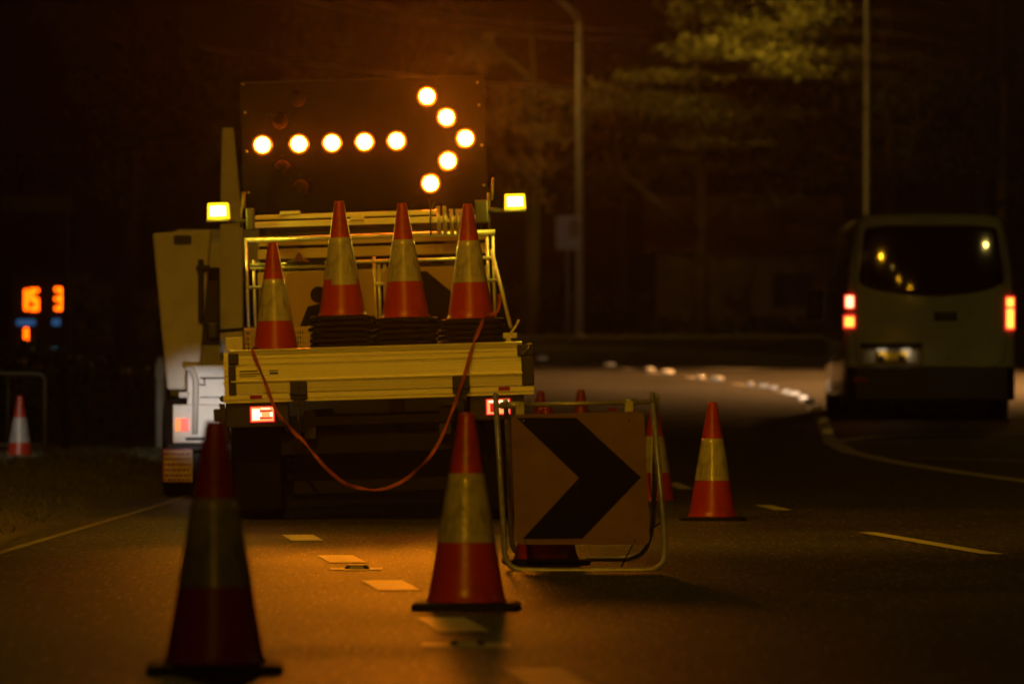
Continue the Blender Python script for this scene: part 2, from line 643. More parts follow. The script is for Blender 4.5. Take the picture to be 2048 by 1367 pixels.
for a, b in zip(gp[1:], gp[2:]):                                     # broken centre line round the bend
    L = math.hypot(b[0] - a[0], b[1] - a[1])
    n = max(1, round(L / 5))
    for k in range(n):
        t0, t1 = (k + 0.2) / n, (k + 0.62) / n
        strip_path(mk, [(a[0] + (b[0] - a[0]) * t0, a[1] + (b[1] - a[1]) * t0), (a[0] + (b[0] - a[0]) * t1, a[1] + (b[1] - a[1]) * t1)], 0.16)
strip_path(mk, [gpt(1430, 738), gpt(1500, 737)], 1.3)
strip_path(mk, [gpt(1050, 694), gpt(1240, 699)], 1.6)
o = mk.build('island_line', M['paint_line'])
tag(o, kind='structure')


# raised pavement markers
def marker(x, y, wide, label):
    t = thing('pavement_marker', (x, y, zroad(x, y)), label, 'road marker', 'raised markers along the dashed line')
    b = MB()
    out = [(-0.055, 0.0), (-0.042, 0.017), (0.042, 0.017), (0.055, 0.0)]
    b.prism([Vector((p[0], -0.04, p[1] + 0.004)) for p in out], [Vector((p[0] * 0.95, 0.05, p[1] + 0.004)) for p in out])
    b.build('marker_body', M['black'], t, bevel=0.002)
    s = MB()
    s.box(-0.03, -0.046, 0.006, 0.03, -0.0405, 0.016)
    s.build('reflector', M['sign_white'], t)
    g = MB()
    h = wide / 2
    for s0, s1 in ((-h, -0.055), (0.055, h * 0.95)):
        g.box(s0, -0.16, 0.002, s1, 0.10, 0.005)
    g.box(-0.055, -0.20, 0.002, 0.055, -0.050, 0.0045)
    g.build('adhesive_pad', M['paint_line'], t)
    return t


marker(-0.67, 24.6, 0.23, 'raised marker on the road between the second and third dashes beyond the middle cone')
marker(-0.136, 17.4, 0.28, 'raised marker on the road just in front of the middle black based cone')
stud_px = [(1085, 720), (1220, 733), (1300, 742), (1335, 748), (1400, 758), (1434, 762), (1500, 772), (1527, 776), (1548, 779), (1572, 787), (1588, 791), (1606, 799), (1620, 808), (1634, 826), (1646, 846), (1655, 868)]
for i, q in enumerate(stud_px):
    p = gpt(*q)
    s = MB()
    big = 1.0 if i in (0, 1, 3, 5, 7, 10) else 0.72
    big *= 0.78 if i < 6 else 0.6
    s.lathe([(0.15 * big, 0.0), (0.15 * big, 0.02), (0.13 * big, 0.06), (0.08 * big, 0.09 * big), (0.02, 0.10 * big)], 16)
    o = s.build('road_stud', M['stud'])
    o.location = (p[0], p[1], zroad(p[0], p[1]) + 0.006)
    tag(o, 'small white road stud on the broken line curving away round the bend', 'road stud', 'studs on the curving centre line')

# verge grass
gm = MB()
for i in range(9000):
    y = random.uniform(24, 62)
    x = -2.75 - abs(random.gauss(0, 1.4)) * (1 if y < 50 else 1.3)
    if x < -7:
        continue
    z = zground(x, y)
    a = random.uniform(0, 6.28)
    h = random.uniform(0.02, 0.07) * (1.3 if random.random() < 0.1 else 1)
    w = 0.006
    lean = Vector((random.gauss(0, 0.03), random.gauss(0, 0.03), h))
    b0 = Vector((x, y, z - 0.005))
    d = Vector((math.cos(a), math.sin(a), 0)) * w
    gm._f([gm.bm.verts.new(b0 - d), gm.bm.verts.new(b0 + d), gm.bm.verts.new(b0 + lean)])
o = gm.build('verge_grass', M['blade'])
tag(o, 'short dry grass on the roadside mound', 'grass', kind='stuff')


# ------------------------------------------------------------------ traffic cones
def make_cone(label, loc, rot=(0, 0, 0), group='traffic cones'):
    t = thing('traffic_cone', loc, label, 'traffic cone', group, rot)
    H = 0.70

    def rad(z):
        return 0.139 - (0.139 - 0.026) * (z - 0.03) / (H - 0.03)
    b = MB()
    prof = [(0.150, 0.026), (0.143, 0.034), (rad(0.05), 0.05)]
    z = 0.08
    while z < H - 0.02:
        prof.append((rad(z), z))
        z += 0.03
    prof += [(rad(H - 0.012), H - 0.012), (0.024, H), (0.018, H - 0.001)]
    b.lathe(prof, 44)
    b.build('cone_body', M['orange'], t)
    s = MB()
    prof = [(rad(0.239) + 0.0004, 0.239), (rad(0.2395) + 0.0018, 0.2395)]
    for k in range(9):
        zz = 0.241 + k * (0.485 - 0.242) / 8
        prof.append((rad(zz) + 0.0018, zz))
    prof += [(rad(0.485) + 0.0004, 0.485)]
    # an open sleeve: lathe without caps
    rings = []
    n = 44
    for (r, h) in prof:
        rings.append([s.bm.verts.new((r * math.cos(2 * math.pi * k / n), r * math.sin(2 * math.pi * k / n), h)) for k in range(n)])
    for a, c in zip(rings, rings[1:]):
        for k in range(n):
            f = s._f([a[k], a[(k + 1) % n], c[(k + 1) % n], c[k]])
            f.smooth = True
    s.build('reflective_band', M['band'], t)
    r = MB()
    o1 = rounded_rect(-0.19, -0.19, 0.19, 0.19, 0.045)
    o2 = rounded_rect(-0.172, -0.172, 0.172, 0.172, 0.045)
    lo = [r.bm.verts.new((x, y, 0.004)) for x, y in o1]
    mid = [r.bm.verts.new((x, y, 0.020)) for x, y in o1]
    hi = [r.bm.verts.new((x, y, 0.028)) for x, y in o2]
    n = len(o1)
    for A, B in ((lo, mid), (mid, hi)):
        for i in range(n):
            r._f([A[i], A[(i + 1) % n], B[(i + 1) % n], B[i]])
    r._f(hi)
    r._f(lo[::-1])
    # four small feet under the corners
    for sx in (-1, 1):
        for sy in (-1, 1):
            r.box(sx * 0.15 - 0.03, sy * 0.15 - 0.03, 0, sx * 0.15 + 0.03, sy * 0.15 + 0.03, 0.0035)
    r.build('rubber_base', M['rubber'], t)
    return t


cone0 = make_cone('large traffic cone dark and out of focus, nearest on the left of the road', (0, 0, 0))


def cone(px, py, d, label, rz=0, z=None, first=False, roll=0, group='traffic cones on the road'):
    c = cone0 if first else copy_tree(cone0)
    p = P(px, py, d)
    c.location = (p.x, p.y, p.z if z is None else z)
    c.rotation_euler = (0, roll, rz)
    c['label'] = label
    c['group'] = group
    return c


cone(430, 1342, 15.85, 'blurred dark traffic cone standing nearest of all, in front of the truck wheel', 0.05, z=0.0, first=True)
cone(933, 1222, 20.3, 'traffic cone standing between the dashed line and the chevron sign stand', -0.04, z=0.0)
cone(1425, 1042, 33.4, 'lone traffic cone standing on open road right of the chevron sign', 0.03, z=0.0)
cone(1309, 1015, 38.6, 'traffic cone half hidden behind the right post of the chevron sign stand', 0.1)
cone(1092, 1131, 25.35, 'traffic cone behind the chevron board with only its foot showing below', 0.05, z=0.0)
cone(40, 933, 56.0, 'traffic cone with white lit band on the grass verge beside a barrier', 0.2)
for px, d, lab in ((1081, 42.6, 'small far traffic cone just beside the right tail lamp of the truck'),
                   (1162, 43.0, 'small far traffic cone seen above the middle of the sign stand rail')):
    x = (px - 1024) / F * d
    c = cone(px, 0, d, lab, 0.1, z=zroad(x, d))

# ------------------------------------------------------------------ chevron sign on a folding stand
t = thing('chevron_sign', (P(1160, 0, 24.9).x, 24.9, 0), 'square yellow board with one large black chevron on a folding tube stand', 'road sign')
ti = Matrix.Translation(-Vector(t.location))


def S(px, py, d):
    return ti @ P(px, py, d)


def edge_d(py):      # depth of the leaning front frame at a photo row
    return 24.45 + (1140 - py) / 340 * 0.50


fr = MB()
path = [S(991, 788, edge_d(788)), S(1004, 1010, edge_d(1010)), S(1012, 1139, edge_d(1139)), S(1100, 1141, 24.45), S(1328, 1139, 24.45), S(1330, 1075, edge_d(1075)), S(1304, 786, edge_d(786))]
fr.tube(round_path(path, 0.10), 0.0125)
fr.build('front_frame', M['steel'], t)
fr = MB()
path = [S(1011, 800, 24.99), S(1018, 900, 25.2), S(1024, 1118, 25.75), S(1285, 1117, 25.75), S(1307, 1050, 25.6), S(1313, 790, 25.0)]
fr.tube(round_path(path, 0.14), 0.0125)
fr.build('rear_frame', M['steel'], t)
fr = MB()
fr.tube([S(988, 811, 24.94), S(1310, 803, 24.94)], 0.0105)
for a, b in ((1000, 1060), (1245, 1275)):
    fr.tube([S(a, 810.5 - (a - 988) * 0.022, 24.94), S(b, 810.5 - (b - 988) * 0.022, 24.94)], 0.0165)
for a in (1040, 1258):
    q = S(a, 822, 24.92)
    fr.box(q.x - 0.018, q.y - 0.006, q.z - 0.025, q.x + 0.018, q.y + 0.006, q.z + 0.04)
fr.build('top_rail', M['steel'], t)
# panel: rounded quadrilateral
TL, TR, BR_, BL = (1021, 829), (1288, 822), (1300, 1089), (1031, 1088)


def quad_pt(u, v):
    x = (TL[0] * (1 - u) + TR[0] * u) * (1 - v) + (BL[0] * (1 - u) + BR_[0] * u) * v
    y = (TL[1] * (1 - u) + TR[1] * u) * (1 - v) + (BL[1] * (1 - u) + BR_[1] * u) * v
    return x, y


def panel_outline(r, off, m=0.0):
    out = []
    for (u, v) in rounded_rect(m, m, 1 - m, 1 - m, r):
        x, y = quad_pt(u, v)
        out.append(S(x, y, edge_d(y) - 0.02 + off))
    return out


pm = MB()
pm.prism(panel_outline(0.05, 0), panel_outline(0.05, 0.004))
pn = pm.build('sign_panel', M['sign_face'], t)
ch = MB()
chev = [(1033, 835), (1153, 835), (1282, 954), (1165, 1076), (1045, 1077), (1158, 955)]
A = [S(x, y, edge_d(y) - 0.02 - 0.0022) for x, y in chev]
B = [S(x, y, edge_d(y) - 0.02 - 0.0004) for x, y in chev]
ch.prism(A, B)
ch.build('chevron', M['sign_black'], pn)
for (x, y) in ((1047, 841), (1258, 840), (1050, 1082), (1270, 1080)):
    q = S(x, y, edge_d(y) - 0.024)
    bo = MB()
    bo.lathe([(0.006, 0.003), (0.006, -0.003), (0.003, -0.005)], 10, 'Y', q)
    bo.build('rivet', M['bolt'], pn)
cg = MB()
pts = []
for k in range(15):
    u = k / 14
    pts.append(S(1298 + 17 * u + 0, 945 + 55 * math.sin(math.pi * u) ** 0.8, 24.75))
cg.tube(pts, 0.0035, 6)
cg.build('chain', M['dark_steel'], t)
cb = MB()
cb.tube([S(1326, 1042, 24.6), S(1272, 1075, 25.2), S(1240, 1138, 24.9)], 0.004, 6)
cb.build('tie_cord', M['dark_steel'], t)
rr = MB()
q0, q1 = S(1217, 822, 24.95), S(1234, 815, 24.95)
rr.box(q0.x, q0.y, q0.z, q1.x, q1.y + 0.01, q1.z)
rr.build('tape_mark', M['red_refl'], t)

# ------------------------------------------------------------------ traffic control truck with arrow board
ROLL = R(-1.75)
tr = thing('traffic_control_truck', (P(760, 0, 33).x, 33.0, 0.0), 'tray truck with lit amber arrow board above its open aluminium tray', 'truck', rot=(0, ROLL, 0))
TI = (Matrix.Translation(Vector(tr.location)) @ Matrix.Rotation(ROLL, 4, 'Y')).inverted()


def T(px, py, d):
    return TI @ P(px, py, d)


def tbox(m, px0, py0, px1, py1, d0, d1):
    """box square to the truck: photo rectangle at depth d0, reaching back to d1"""
    c = T((px0 + px1) / 2, (py0 + py1) / 2, d0)
    w, h = (px1 - px0) * d0 / F / 2, (py1 - py0) * d0 / F / 2
    m.box(c.x - w, d0 - 33, c.z - h, c.x + w, d1 - 33, c.z + h)
    return c, w, h


def zc(py):          # local height of a photo row read at the truck's centre line
    return T(760, py, 33).z


xL, xR = T(462, 745, 33).x, T(1045, 735, 33).x
# tailgate: ribbed extrusion profile
prof = [(0, zc(779)), (-0.010, zc(776)), (-0.012, zc(757)), (-0.024, zc(755.5)), (-0.024, zc(753)), (-0.006, zc(750.5)),
        (-0.006, zc(725)), (-0.001, zc(723.5)), (-0.001, zc(721.5)), (-0.010, zc(720)), (-0.010, zc(711)), (-0.005, zc(710.4)), (-0.010, zc(709.8)),
        (-0.010, zc(703)), (-0.005, zc(702.4)), (-0.010, zc(701.8)), (-0.012, zc(695)), (-0.016, zc(694)), (-0.016, zc(692)), (0.0, zc(690.5)), (0.028, zc(690.5)), (0.028, zc(779))]
m = MB()
m.prism([Vector((xL, y, z)) for y, z in prof], [Vector((xR, y, z)) for y, z in prof])
tg = m.build('tailgate', M['alu'], tr)
st = MB()
for (a, b, c, d_) in ((479, 741, 515, 743.5), (479, 747, 520, 749), (480, 752, 512, 753.5), (538, 740, 556, 742), (539, 744, 556, 748)):
    cc = T((a + b * 0 + c) / 2, (b + d_) / 2, 32.99)
    w, h = (c - a) * 33 / F / 2, (d_ - b) * 33 / F / 2
    st.box(cc.x - w, -0.0085, cc.z - h, cc.x + w, -0.0062, cc.z + h)
st.build('sticker', M['dark_steel'], tg)
# tray rave under the gate
m = MB()
x0, x1 = T(447, 800, 33).x, T(1068, 780, 33).x
zt, zb = zc(780), zc(797)
prof = [(-0.006, zb), (-0.006, zb + 0.018), (-0.014, zb + 0.020), (-0.014, zt - 0.004), (-0.004, zt), (0.06, zt), (0.06, zb)]
m.prism([Vector((x0, y, z)) for y, z in prof], [Vector((x1, y, z)) for y, z in prof])
m.build('tray_rear_rail', M['alu'], tr)
DECK = zt - 0.0
# deck and dropsides
m = MB()
m.box(x0, 0.062, zb + 0.01, x1, 3.35, zt - 0.004)
m.build('tray_deck', M['alu_plain'], tr)
for sx in (0, 1):
    m = MB()
    xx = x0 + 0.004 if sx == 0 else x1 - 0.034
    m.box(xx, 0.075, zt, xx + 0.03, 3.3, zc(695))
    for zz in (zc(757), zc(725)):
        m.box(xx - 0.006, 0.08, zz - 0.008, xx + 0.036, 3.29, zz + 0.008)
    m.build('dropside', M['alu'], tr)
# corner caps
m = MB()
tbox(m, 456, 706, 477, 729, 32.975, 33.05)
tbox(m, 457, 730, 472, 791, 32.98, 33.045)
m.build('corner_cap', M['black'], tr, bevel=0.006)
m = MB()
tbox(m, 1034, 688, 1068, 711, 32.972, 33.05)
tbox(m, 1043, 711.5, 1068, 770, 32.978, 33.045)
cp = m.build('corner_cap', M['black'], tr, bevel=0.006)
m = MB()
m.tube([T(1046, 709, 32.96), T(1050, 702, 32.955), T(1059, 692, 32.955), T(1061, 689, 32.965)], 0.004, 8)
m.lathe([(0.008, 0), (0.008, -0.012)], 10, 'Y', T(1047, 706, 32.97))
m.build('latch_lever', M['chrome'], cp)
# hinges with drop rods
for (xa, xb, ya, yb, yr) in ((580, 614, 761, 798, 880), (905, 939, 750, 786, 800)):
    m = MB()
    tbox(m, xa, ya, xb, yb, 32.955, 33.0)
    tbox(m, xa + 7, yb, xb - 5, yb + 14, 32.962, 33.0)
    h = m.build('hinge', M['black'], tr, bevel=0.004)
    m = MB()
    for bx, by in ((xa + 17, ya + 12), (xa + 18, yb - 5), (xa + 18, yb + 6)):
        m.lathe([(0.007, 0), (0.007, -0.006), (0.004, -0.008)], 8, 'Y', T(bx, by, 32.955))
    tb = [(xa - 1, yb - 10), (xb + 1, yb - 10)]
    m.tube([T(*tb[0], 32.95), T(*tb[1], 32.95)], 0.006, 8)
    m.build('hinge_pin', M['dark_steel'], h)
    m = MB()
    m.tube([T(xa + 17, yb + 12, 32.97), T(xa + 18, yr, 32.98)], 0.010, 8)
    m.build('drop_rod', M['dark_steel'], tr)
# reflectors
for (a, b, c, d_) in ((500, 790, 524, 797), (997, 773, 1020, 780)):
    m = MB()
    tbox(m, a, b, c, d_, 32.978, 32.985)
    m.build('reflector', M['red_refl'], tr)
# tail lights
def tail_light(px0, py0, px1, py1, hx0, hx1, hot):
    m = MB()
    tbox(m, hx0, py0 - 8, hx1, py1 + 10, 33.02, 33.12)
    hs = m.build('tail_light', M['black'], tr, bevel=0.006)
    m = MB()
    tbox(m, px0, py0, px1, py1, 33.005, 33.02)
    m.build('lens', M['tail_red'], hs, bevel=0.003)
    w = px1 - px0
    m = MB()
    tbox(m, px0 + 2.5, py0 + 2.5, px1 - 2.5, py1 - 2.5, 33.001, 33.004)
    m.build('glow_panel', M['tail_mid'], hs)
    m = MB()
    if hot:
        tbox(m, px0 + 5, py0 + 6, px0 + 19, py1 - 5, 32.998, 33.0005)
        tbox(m, px0 + 19, py0 + 13.5, px0 + 23, py1 - 12, 32.998, 33.0005)
        tbox(m, px1 - 9, py0 + 12, px1 - 4, py1 - 12, 32.998, 33.0005)
        tbox(m, px0 + 22, py0 + 3.5, px1 - 10, py0 + 5.5, 32.998, 33.0005)
    else:
        tbox(m, px1 - 22, py0 + 3, px1 - 4, py1 - 16, 32.998, 33.0005)
        tbox(m, px0 + 6, py0 + 3.5, px1 - 24, py0 + 7, 32.998, 33.0005)
        tbox(m, px1 - 7, py0 + 15, px1 - 4, py1 - 3, 32.998, 33.0005)
    m.build('bulb', M['tail_hot'], hs)
    m = MB()
    if hot:
        tbox(m, px0 + 19, py0 + 7.5, px1 - 4, py0 + 11, 32.996, 32.9975)
        tbox(m, px0 + 19, py1 - 10.5, px1 - 4, py1 - 7, 32.996, 32.9975)
    else:
        tbox(m, px0 + 8, py0 + 9, px0 + 24, py1 - 5, 32.996, 32.9975)
    m.build('lens_bar', M['tail_dim'], hs)
    c = T((px0 + px1) / 2, (py0 + py1) / 2, 32.9)
    spot('tail_glow', hs, c, c + Vector((0, -1, 0)), 0.5, (1, 0.1, 0.05), 150, 1, 0.03)


tail_light(500, 812, 549, 844, 452, 578, True)
tail_light(972, 797, 1021, 829, 940, 1048, False)
# chassis, cross bars, bumper
for px in (620, 890):
    m = MB()
    c = T(px, 840, 33.2)
    m.box(c.x - 0.035, 0.15, 0.50, c.x + 0.035, 5.0, 0.66)
    m.build('chassis_rail', M['dark_steel'], tr)
m = MB()
tbox(m, 618, 828, 985, 846, 33.14, 33.2)
m.build('cross_member', M['dark_steel'], tr, bevel=0.004)
m = MB()
tbox(m, 560, 858, 960, 905, 33.35, 33.45)
tbox(m, 585, 905, 940, 985, 33.9, 34.9)
m.build('underbody', M['dark_steel'], tr, bevel=0.01)
m = MB()
m.tube([T(470, 930, 34.2), T(1010, 915, 34.2)], 0.06, 12)
m.build('axle', M['dark_steel'], tr)


def wheel(px, d, r, w, name='wheel'):
    c = TI @ Vector(((px - 1024) / F * d, d, r))
    m = MB()
    m.lathe([(r * 0.55, -w / 2), (r * 0.93, -w / 2), (r, -w / 2 + 0.03), (r, w / 2 - 0.03), (r * 0.93, w / 2), (r * 0.55, w / 2)], 32, 'X', c)
    wh = m.build(name, M['rubber'], tr)
    m = MB()
    m.lathe([(0.05, -w / 2 - 0.004), (r * 0.5, -w / 2 + 0.02), (r * 0.56, -w / 2 - 0.006), (r * 0.56, w / 2 + 0.006), (r * 0.5, w / 2 - 0.02), (0.05, w / 2 + 0.004)], 24, 'X', c)
    m.build('rim', M['dark_steel'], wh)


for px in (500, 545, 955, 1000):
    wheel(px, 34.2, 0.37, 0.19 if px in (500, 1000) else 0.14)
wheel(525, 37.2, 0.36, 0.2)
wheel(1000, 37.2, 0.36, 0.2)
for (a, b) in ((470, 560), (935, 1030)):
    m = MB()
    tbox(m, a, 860, b, 1018, 33.72, 33.735)
    m.build('mud_flap', M['rubber'], tr)
m = MB()
m.hexa([T(438, 806, 33.3), T(450, 808, 33.3), T(463, 880, 33.3), T(452, 880, 33.3), T(438, 806, 33.34), T(450, 808, 33.34), T(463, 880, 33.34), T(452, 880, 33.34)])
m.lathe([(0.02, 0), (0.02, 0.05)], 12, 'Y', T(446, 797, 33.28))
m.build('side_marker_bracket', M['black'], tr)
# cab
m = MB()
cab_x0, cab_x1 = x0 + 0.08, T(968, 600, 36.6).x
out = [(3.55, 0.62), (3.5, 1.1), (3.52, 1.95), (3.75, 2.08), (4.75, 2.05), (5.25, 1.35), (5.35, 0.5), (3.6, 0.45)]
m.prism([Vector((cab_x0, y, z)) for y, z in out], [Vector((cab_x1, y, z)) for y, z in out])
cabo = m.build('cab', M['cab_paint'], tr, bevel=0.05, seg=3)
m = MB()
m.box(cab_x0 + 0.25, 3.488, 1.28, cab_x1 - 0.25, 3.5, 1.74)
m.build('rear_window', M['glass'], cabo, bevel=0.004)
m = MB()
for s, xx in ((-1, cab_x0), (1, cab_x1)):
    m.box(xx - 0.003, 3.85, 1.3, xx + 0.003, 4.7, 1.85)
m.build('side_window', M['glass'], cabo)
# mirrors
for (px, py, s) in ((425, 662, -1),):
    m = MB()
    tbox(m, px - 15, py - 22, px + 14, py + 20, 37.4, 37.5)
    mi = m.build('wing_mirror', M['black'], tr, bevel=0.03, seg=3)
    m = MB()
    m.tube([T(px + 8, py, 37.45), T(px + 60, py - 4, 37.3)], 0.012, 8)
    m.build('mirror_arm', M['black'], mi)
# headboard and rack
D0 = 35.6
m = MB()
for (x0p, y0p, x1p, y1p, r) in ((490, 481, 990, 464, 0.017), (500, 530, 990, 515, 0.011), (500, 537, 700, 531, 0.009), (497, 575, 995, 560, 0.011)):
    m = MB()
    m.tube([T(x0p, y0p, D0), T(x1p, y1p, D0)], r, 10)
    m.build('rack_rail', M['alu_plain'], tr)
for px, ya, yb in ((492, 478, 700), (507, 520, 700), (748, 513, 690), (757, 528, 690), (769, 528, 690), (985, 462, 690), (974, 470, 690)):
    m = MB()
    m.tube([T(px, ya, D0 + 0.005), T(px + (yb - ya) * 0.03, yb, D0 + 0.005)], 0.010, 8)
    m.build('rack_post', M['alu_plain'], tr)
m = MB()
m.tube([T(983, 500, D0 - 0.1), T(1022, 655, D0 - 0.4)], 0.012, 8)
m.build('rack_stay', M['pole'], tr)
m = MB()
m.tube([T(492, 478, D0), T(494, 575, 34.9)], 0.008, 8)
m.build('rack_stay', M['alu_plain'], tr)
# headboard panels behind the rack
for (a, b) in ((466, 486), (492, 512), (538, 566)):
    m = MB()
    tbox(m, 515, a, 975, b, 35.85, 35.88)
    m.build('headboard_slat', M['sign_tan'], tr, bevel=0.004)
m = MB()
tbox(m, 510, 425, 880, 434, 35.78, 35.84)
tbox(m, 505, 437, 960, 449, 35.74, 35.84)
tbox(m, 560, 422, 600, 428, 35.74, 35.80)
tbox(m, 700, 430, 728, 440, 35.70, 35.78)
m.build('support_beam', M['alu'], tr, bevel=0.003)
for px in (876, 888, 902, 914, 923):
    m = MB()
    m.tube([T(px, 412 + (px % 3) * 3, 35.5), T(px + 3, 470, 35.5)], 0.012, 8)
    m.build('upright_tube', M['alu_plain'], tr)
for q in ((492, 416, 508, 460), (950, 400, 976, 445)):
    m = MB()
    tbox(m, *q, 35.62, 35.75)
    m.build('lift_actuator', M['black'], tr, bevel=0.006)
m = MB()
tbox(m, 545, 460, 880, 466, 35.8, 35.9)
m.build('dark_rail', M['black'], tr, bevel=0.006)  # black bar across the gap below the support beam
for pts in ([(868, 402), (860, 425), (862, 470)], [(884, 402), (893, 430), (915, 452), (930, 458)], [(858, 395), (862, 430), (860, 462)]):
    m = MB()
    m.tube(round_path([T(x, y, 35.55) for x, y in pts], 0.08), 0.006, 6)
    m.build('board_cable', M['black'], tr)
# yellow end posts
for (xa, ya, xb, yb, r) in ((487, 384, 487, 418, 0.013), (484, 400, 482, 455, 0.008), (986, 355, 984, 400, 0.008), (977, 385, 979, 470, 0.009)):
    m = MB()
    m.tube([T(xa, ya, 35.7), T(xb, yb, 35.7)], r, 8)
    m.build('end_post', M['yellow_post'], tr)
m = MB()
tbox(m, 451, 674, 486, 701, 33.5, 33.56)
m.build('side_box', M['white'], tr, bevel=0.006)
m = MB()
tbox(m, 1006, 665, 1034, 676, 33.2, 33.3)
tbox(m, 1012, 676, 1022, 688, 33.2, 33.3)
m.tube([T(1020, 668, 33.2), T(1030, 655, 33.2), T(1038, 640, 33.25)], 0.008, 6)
m.build('gate_latch', M['white'], tr, bevel=0.006)
# arrow board
DB = 36.0
m = MB()
c, w, h = tbox(m, 482, 160, 972, 420, DB, DB + 0.05)
bd = m.build('arrow_board', M['board'], tr, bevel=0.006)
m = MB()
tbox(m, 479, 157, 975, 160, DB - 0.012, DB + 0.06)
m.build('top_edge', M['dark_steel'], bd)
for (px, py) in ((490, 225), (493, 303), (497, 385), (958, 210), (964, 290), (968, 370), (486, 168), (955, 165)):
    m = MB()
    m.lathe([(0.010, 0), (0.010, -0.006), (0.005, -0.010)], 10, 'Y', T(px, py, DB))
    m.build('board_bolt', M['bolt'], bd)
lit = [(525, 290), (598, 288), (664, 286), (729, 284), (793, 282), (854, 193), (893, 235), (931, 277), (896, 322), (861, 367)]
off = [(596, 198), (560, 243), (565, 335), (602, 374)]
rl = 0.049


def lamp(px, py, on):
    q = T(px, py, DB)
    m = MB()
    n = 28
    prof = [(rl + 0.0006, 0.0), (rl + 0.0006, -0.016), (rl + 0.0002, -0.016), (rl + 0.0002, -0.004)]
    rings = [[m.bm.verts.new(q + Vector((r * math.cos(6.28318 * k / n), y, r * math.sin(6.28318 * k / n)))) for k in range(n)] for r, y in prof]
    for a, b in zip(rings, rings[1:]):
        for k in range(n):
            m._f([a[k], a[(k + 1) % n], b[(k + 1) % n], b[k]])
    for k in range(3):
        a = R(90 + (k - 1) * 50)
        e = q + Vector(((rl + 0.024) * math.cos(a), 0, (rl + 0.024) * math.sin(a)))
        m.lathe([(0.005, 0), (0.005, -0.008)], 8, 'Y', e)
    lp = m.build('arrow_lamp', M['dark_steel'], bd)
    m = MB()
    m.lathe([(rl, -0.006), (rl, -0.026), (rl * 0.82, -0.042), (rl * 0.4, -0.050), (0.002, -0.052)], 28, 'Y', q)
    m.build('lamp_lens', M['arrow_lit'] if on else M['arrow_off'], lp)
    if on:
        for r0_, r1_, mt in ((rl * 1.02, rl * 1.17, 'halo_in'), (rl * 1.17, rl * 1.36, 'halo_out')):  # emissive rings added as the glare halo round each lit lens
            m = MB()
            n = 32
            d0, d1 = (-0.022, -0.014) if mt == 'halo_in' else (-0.014, -0.006)
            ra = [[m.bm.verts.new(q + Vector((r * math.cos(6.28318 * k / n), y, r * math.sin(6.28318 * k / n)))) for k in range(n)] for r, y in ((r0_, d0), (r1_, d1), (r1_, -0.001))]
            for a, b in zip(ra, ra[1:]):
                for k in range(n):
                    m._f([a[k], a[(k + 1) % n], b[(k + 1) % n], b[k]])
            m.build('lens_halo', M[mt], lp)
    if on:
        spot('lamp_beam', lp, q + Vector((0, -0.075, 0)), q + Vector((0.0, -10, -1.95)), 78, AMBER, 14.5, 1.0, 0.02)
        spot('haze_glow_spot', lp, q + Vector((0, -0.075, 0)), q + Vector((0.9, -10, 4.3)), 480 if px > 820 else 90, (1.0, 0.19, 0.003), 66, 0.9, 0.02)  # extra upward spot added only to make the haze glow round the board


for p in lit:
    lamp(p[0], p[1], True)
for p in off:
    lamp(p[0], p[1], False)
# beacons
for (xa, ya, xb, yb, side) in ((413, 405, 458, 438, -1), (1008, 387, 1052, 418, 1)):
    m = MB()
    tbox(m, xa - 1, yb, xb + 1, yb + 5, 35.55, 35.72)
    if side < 0:
        m.tube([T(436, yb + 6, 35.62), T(500, yb + 3, 35.66)], 0.012, 8)
    else:
        m.tube([T(1030, yb + 6, 35.62), T(970, yb + 1, 35.66)], 0.016, 8)
    bc = m.build('beacon', M['black'], tr, bevel=0.003)
    m = MB()
    c = T((xa + xb) / 2, (ya + yb) / 2, 35.55)
    hw, hh = (xb - xa) * 35.55 / F / 2, (yb - ya) * 35.55 / F / 2
    lo = rounded_rect(-hw, 0.0, hw, 0.16, 0.03)
    hi = rounded_rect(-hw * 0.93, 0.006, hw * 0.93, 0.154, 0.03)
    m.prism([c + Vector((x, y, -hh)) for x, y in lo], [c + Vector((x, y, hh)) for x, y in hi])
    ln = m.build('beacon_lens', M['beacon'], bc, bevel=0.008, seg=3)
    m = MB()
    m.box(c.x - hw * 0.70, c.y - 0.004, c.z - hh * 0.62, c.x + hw * 0.70, c.y + 0.001, c.z + hh * 0.55)
    m.build('beacon_core', M['beacon_core'], bc, bevel=0.002)
    point('beacon_light', bc, c + Vector((0, -0.09, 0.02)), 9, YELLOW, 0.03)
# unseen white fill lamp added beside the tray to light the bucket truck
m = MB()
wq = T(444, 830, 34.9)
m.box(wq.x - 0.05, wq.y - 0.03, wq.z - 0.04, wq.x + 0.03, wq.y + 0.02, wq.z + 0.04)
wl = m.build('fill_lamp', M['black'], tr, bevel=0.006)
m = MB()
m.box(wq.x - 0.045, wq.y + 0.021, wq.z - 0.034, wq.x + 0.025, wq.y + 0.024, wq.z + 0.034)
m.build('lamp_lens', M['fill_lens'], wl)
spot('fill_light', wl, wq + Vector((-0.03, 0.04, 0)), T(405, 815, 40.0), 420, (1.0, 0.92, 0.86), 9.5, 1.0, 0.03)

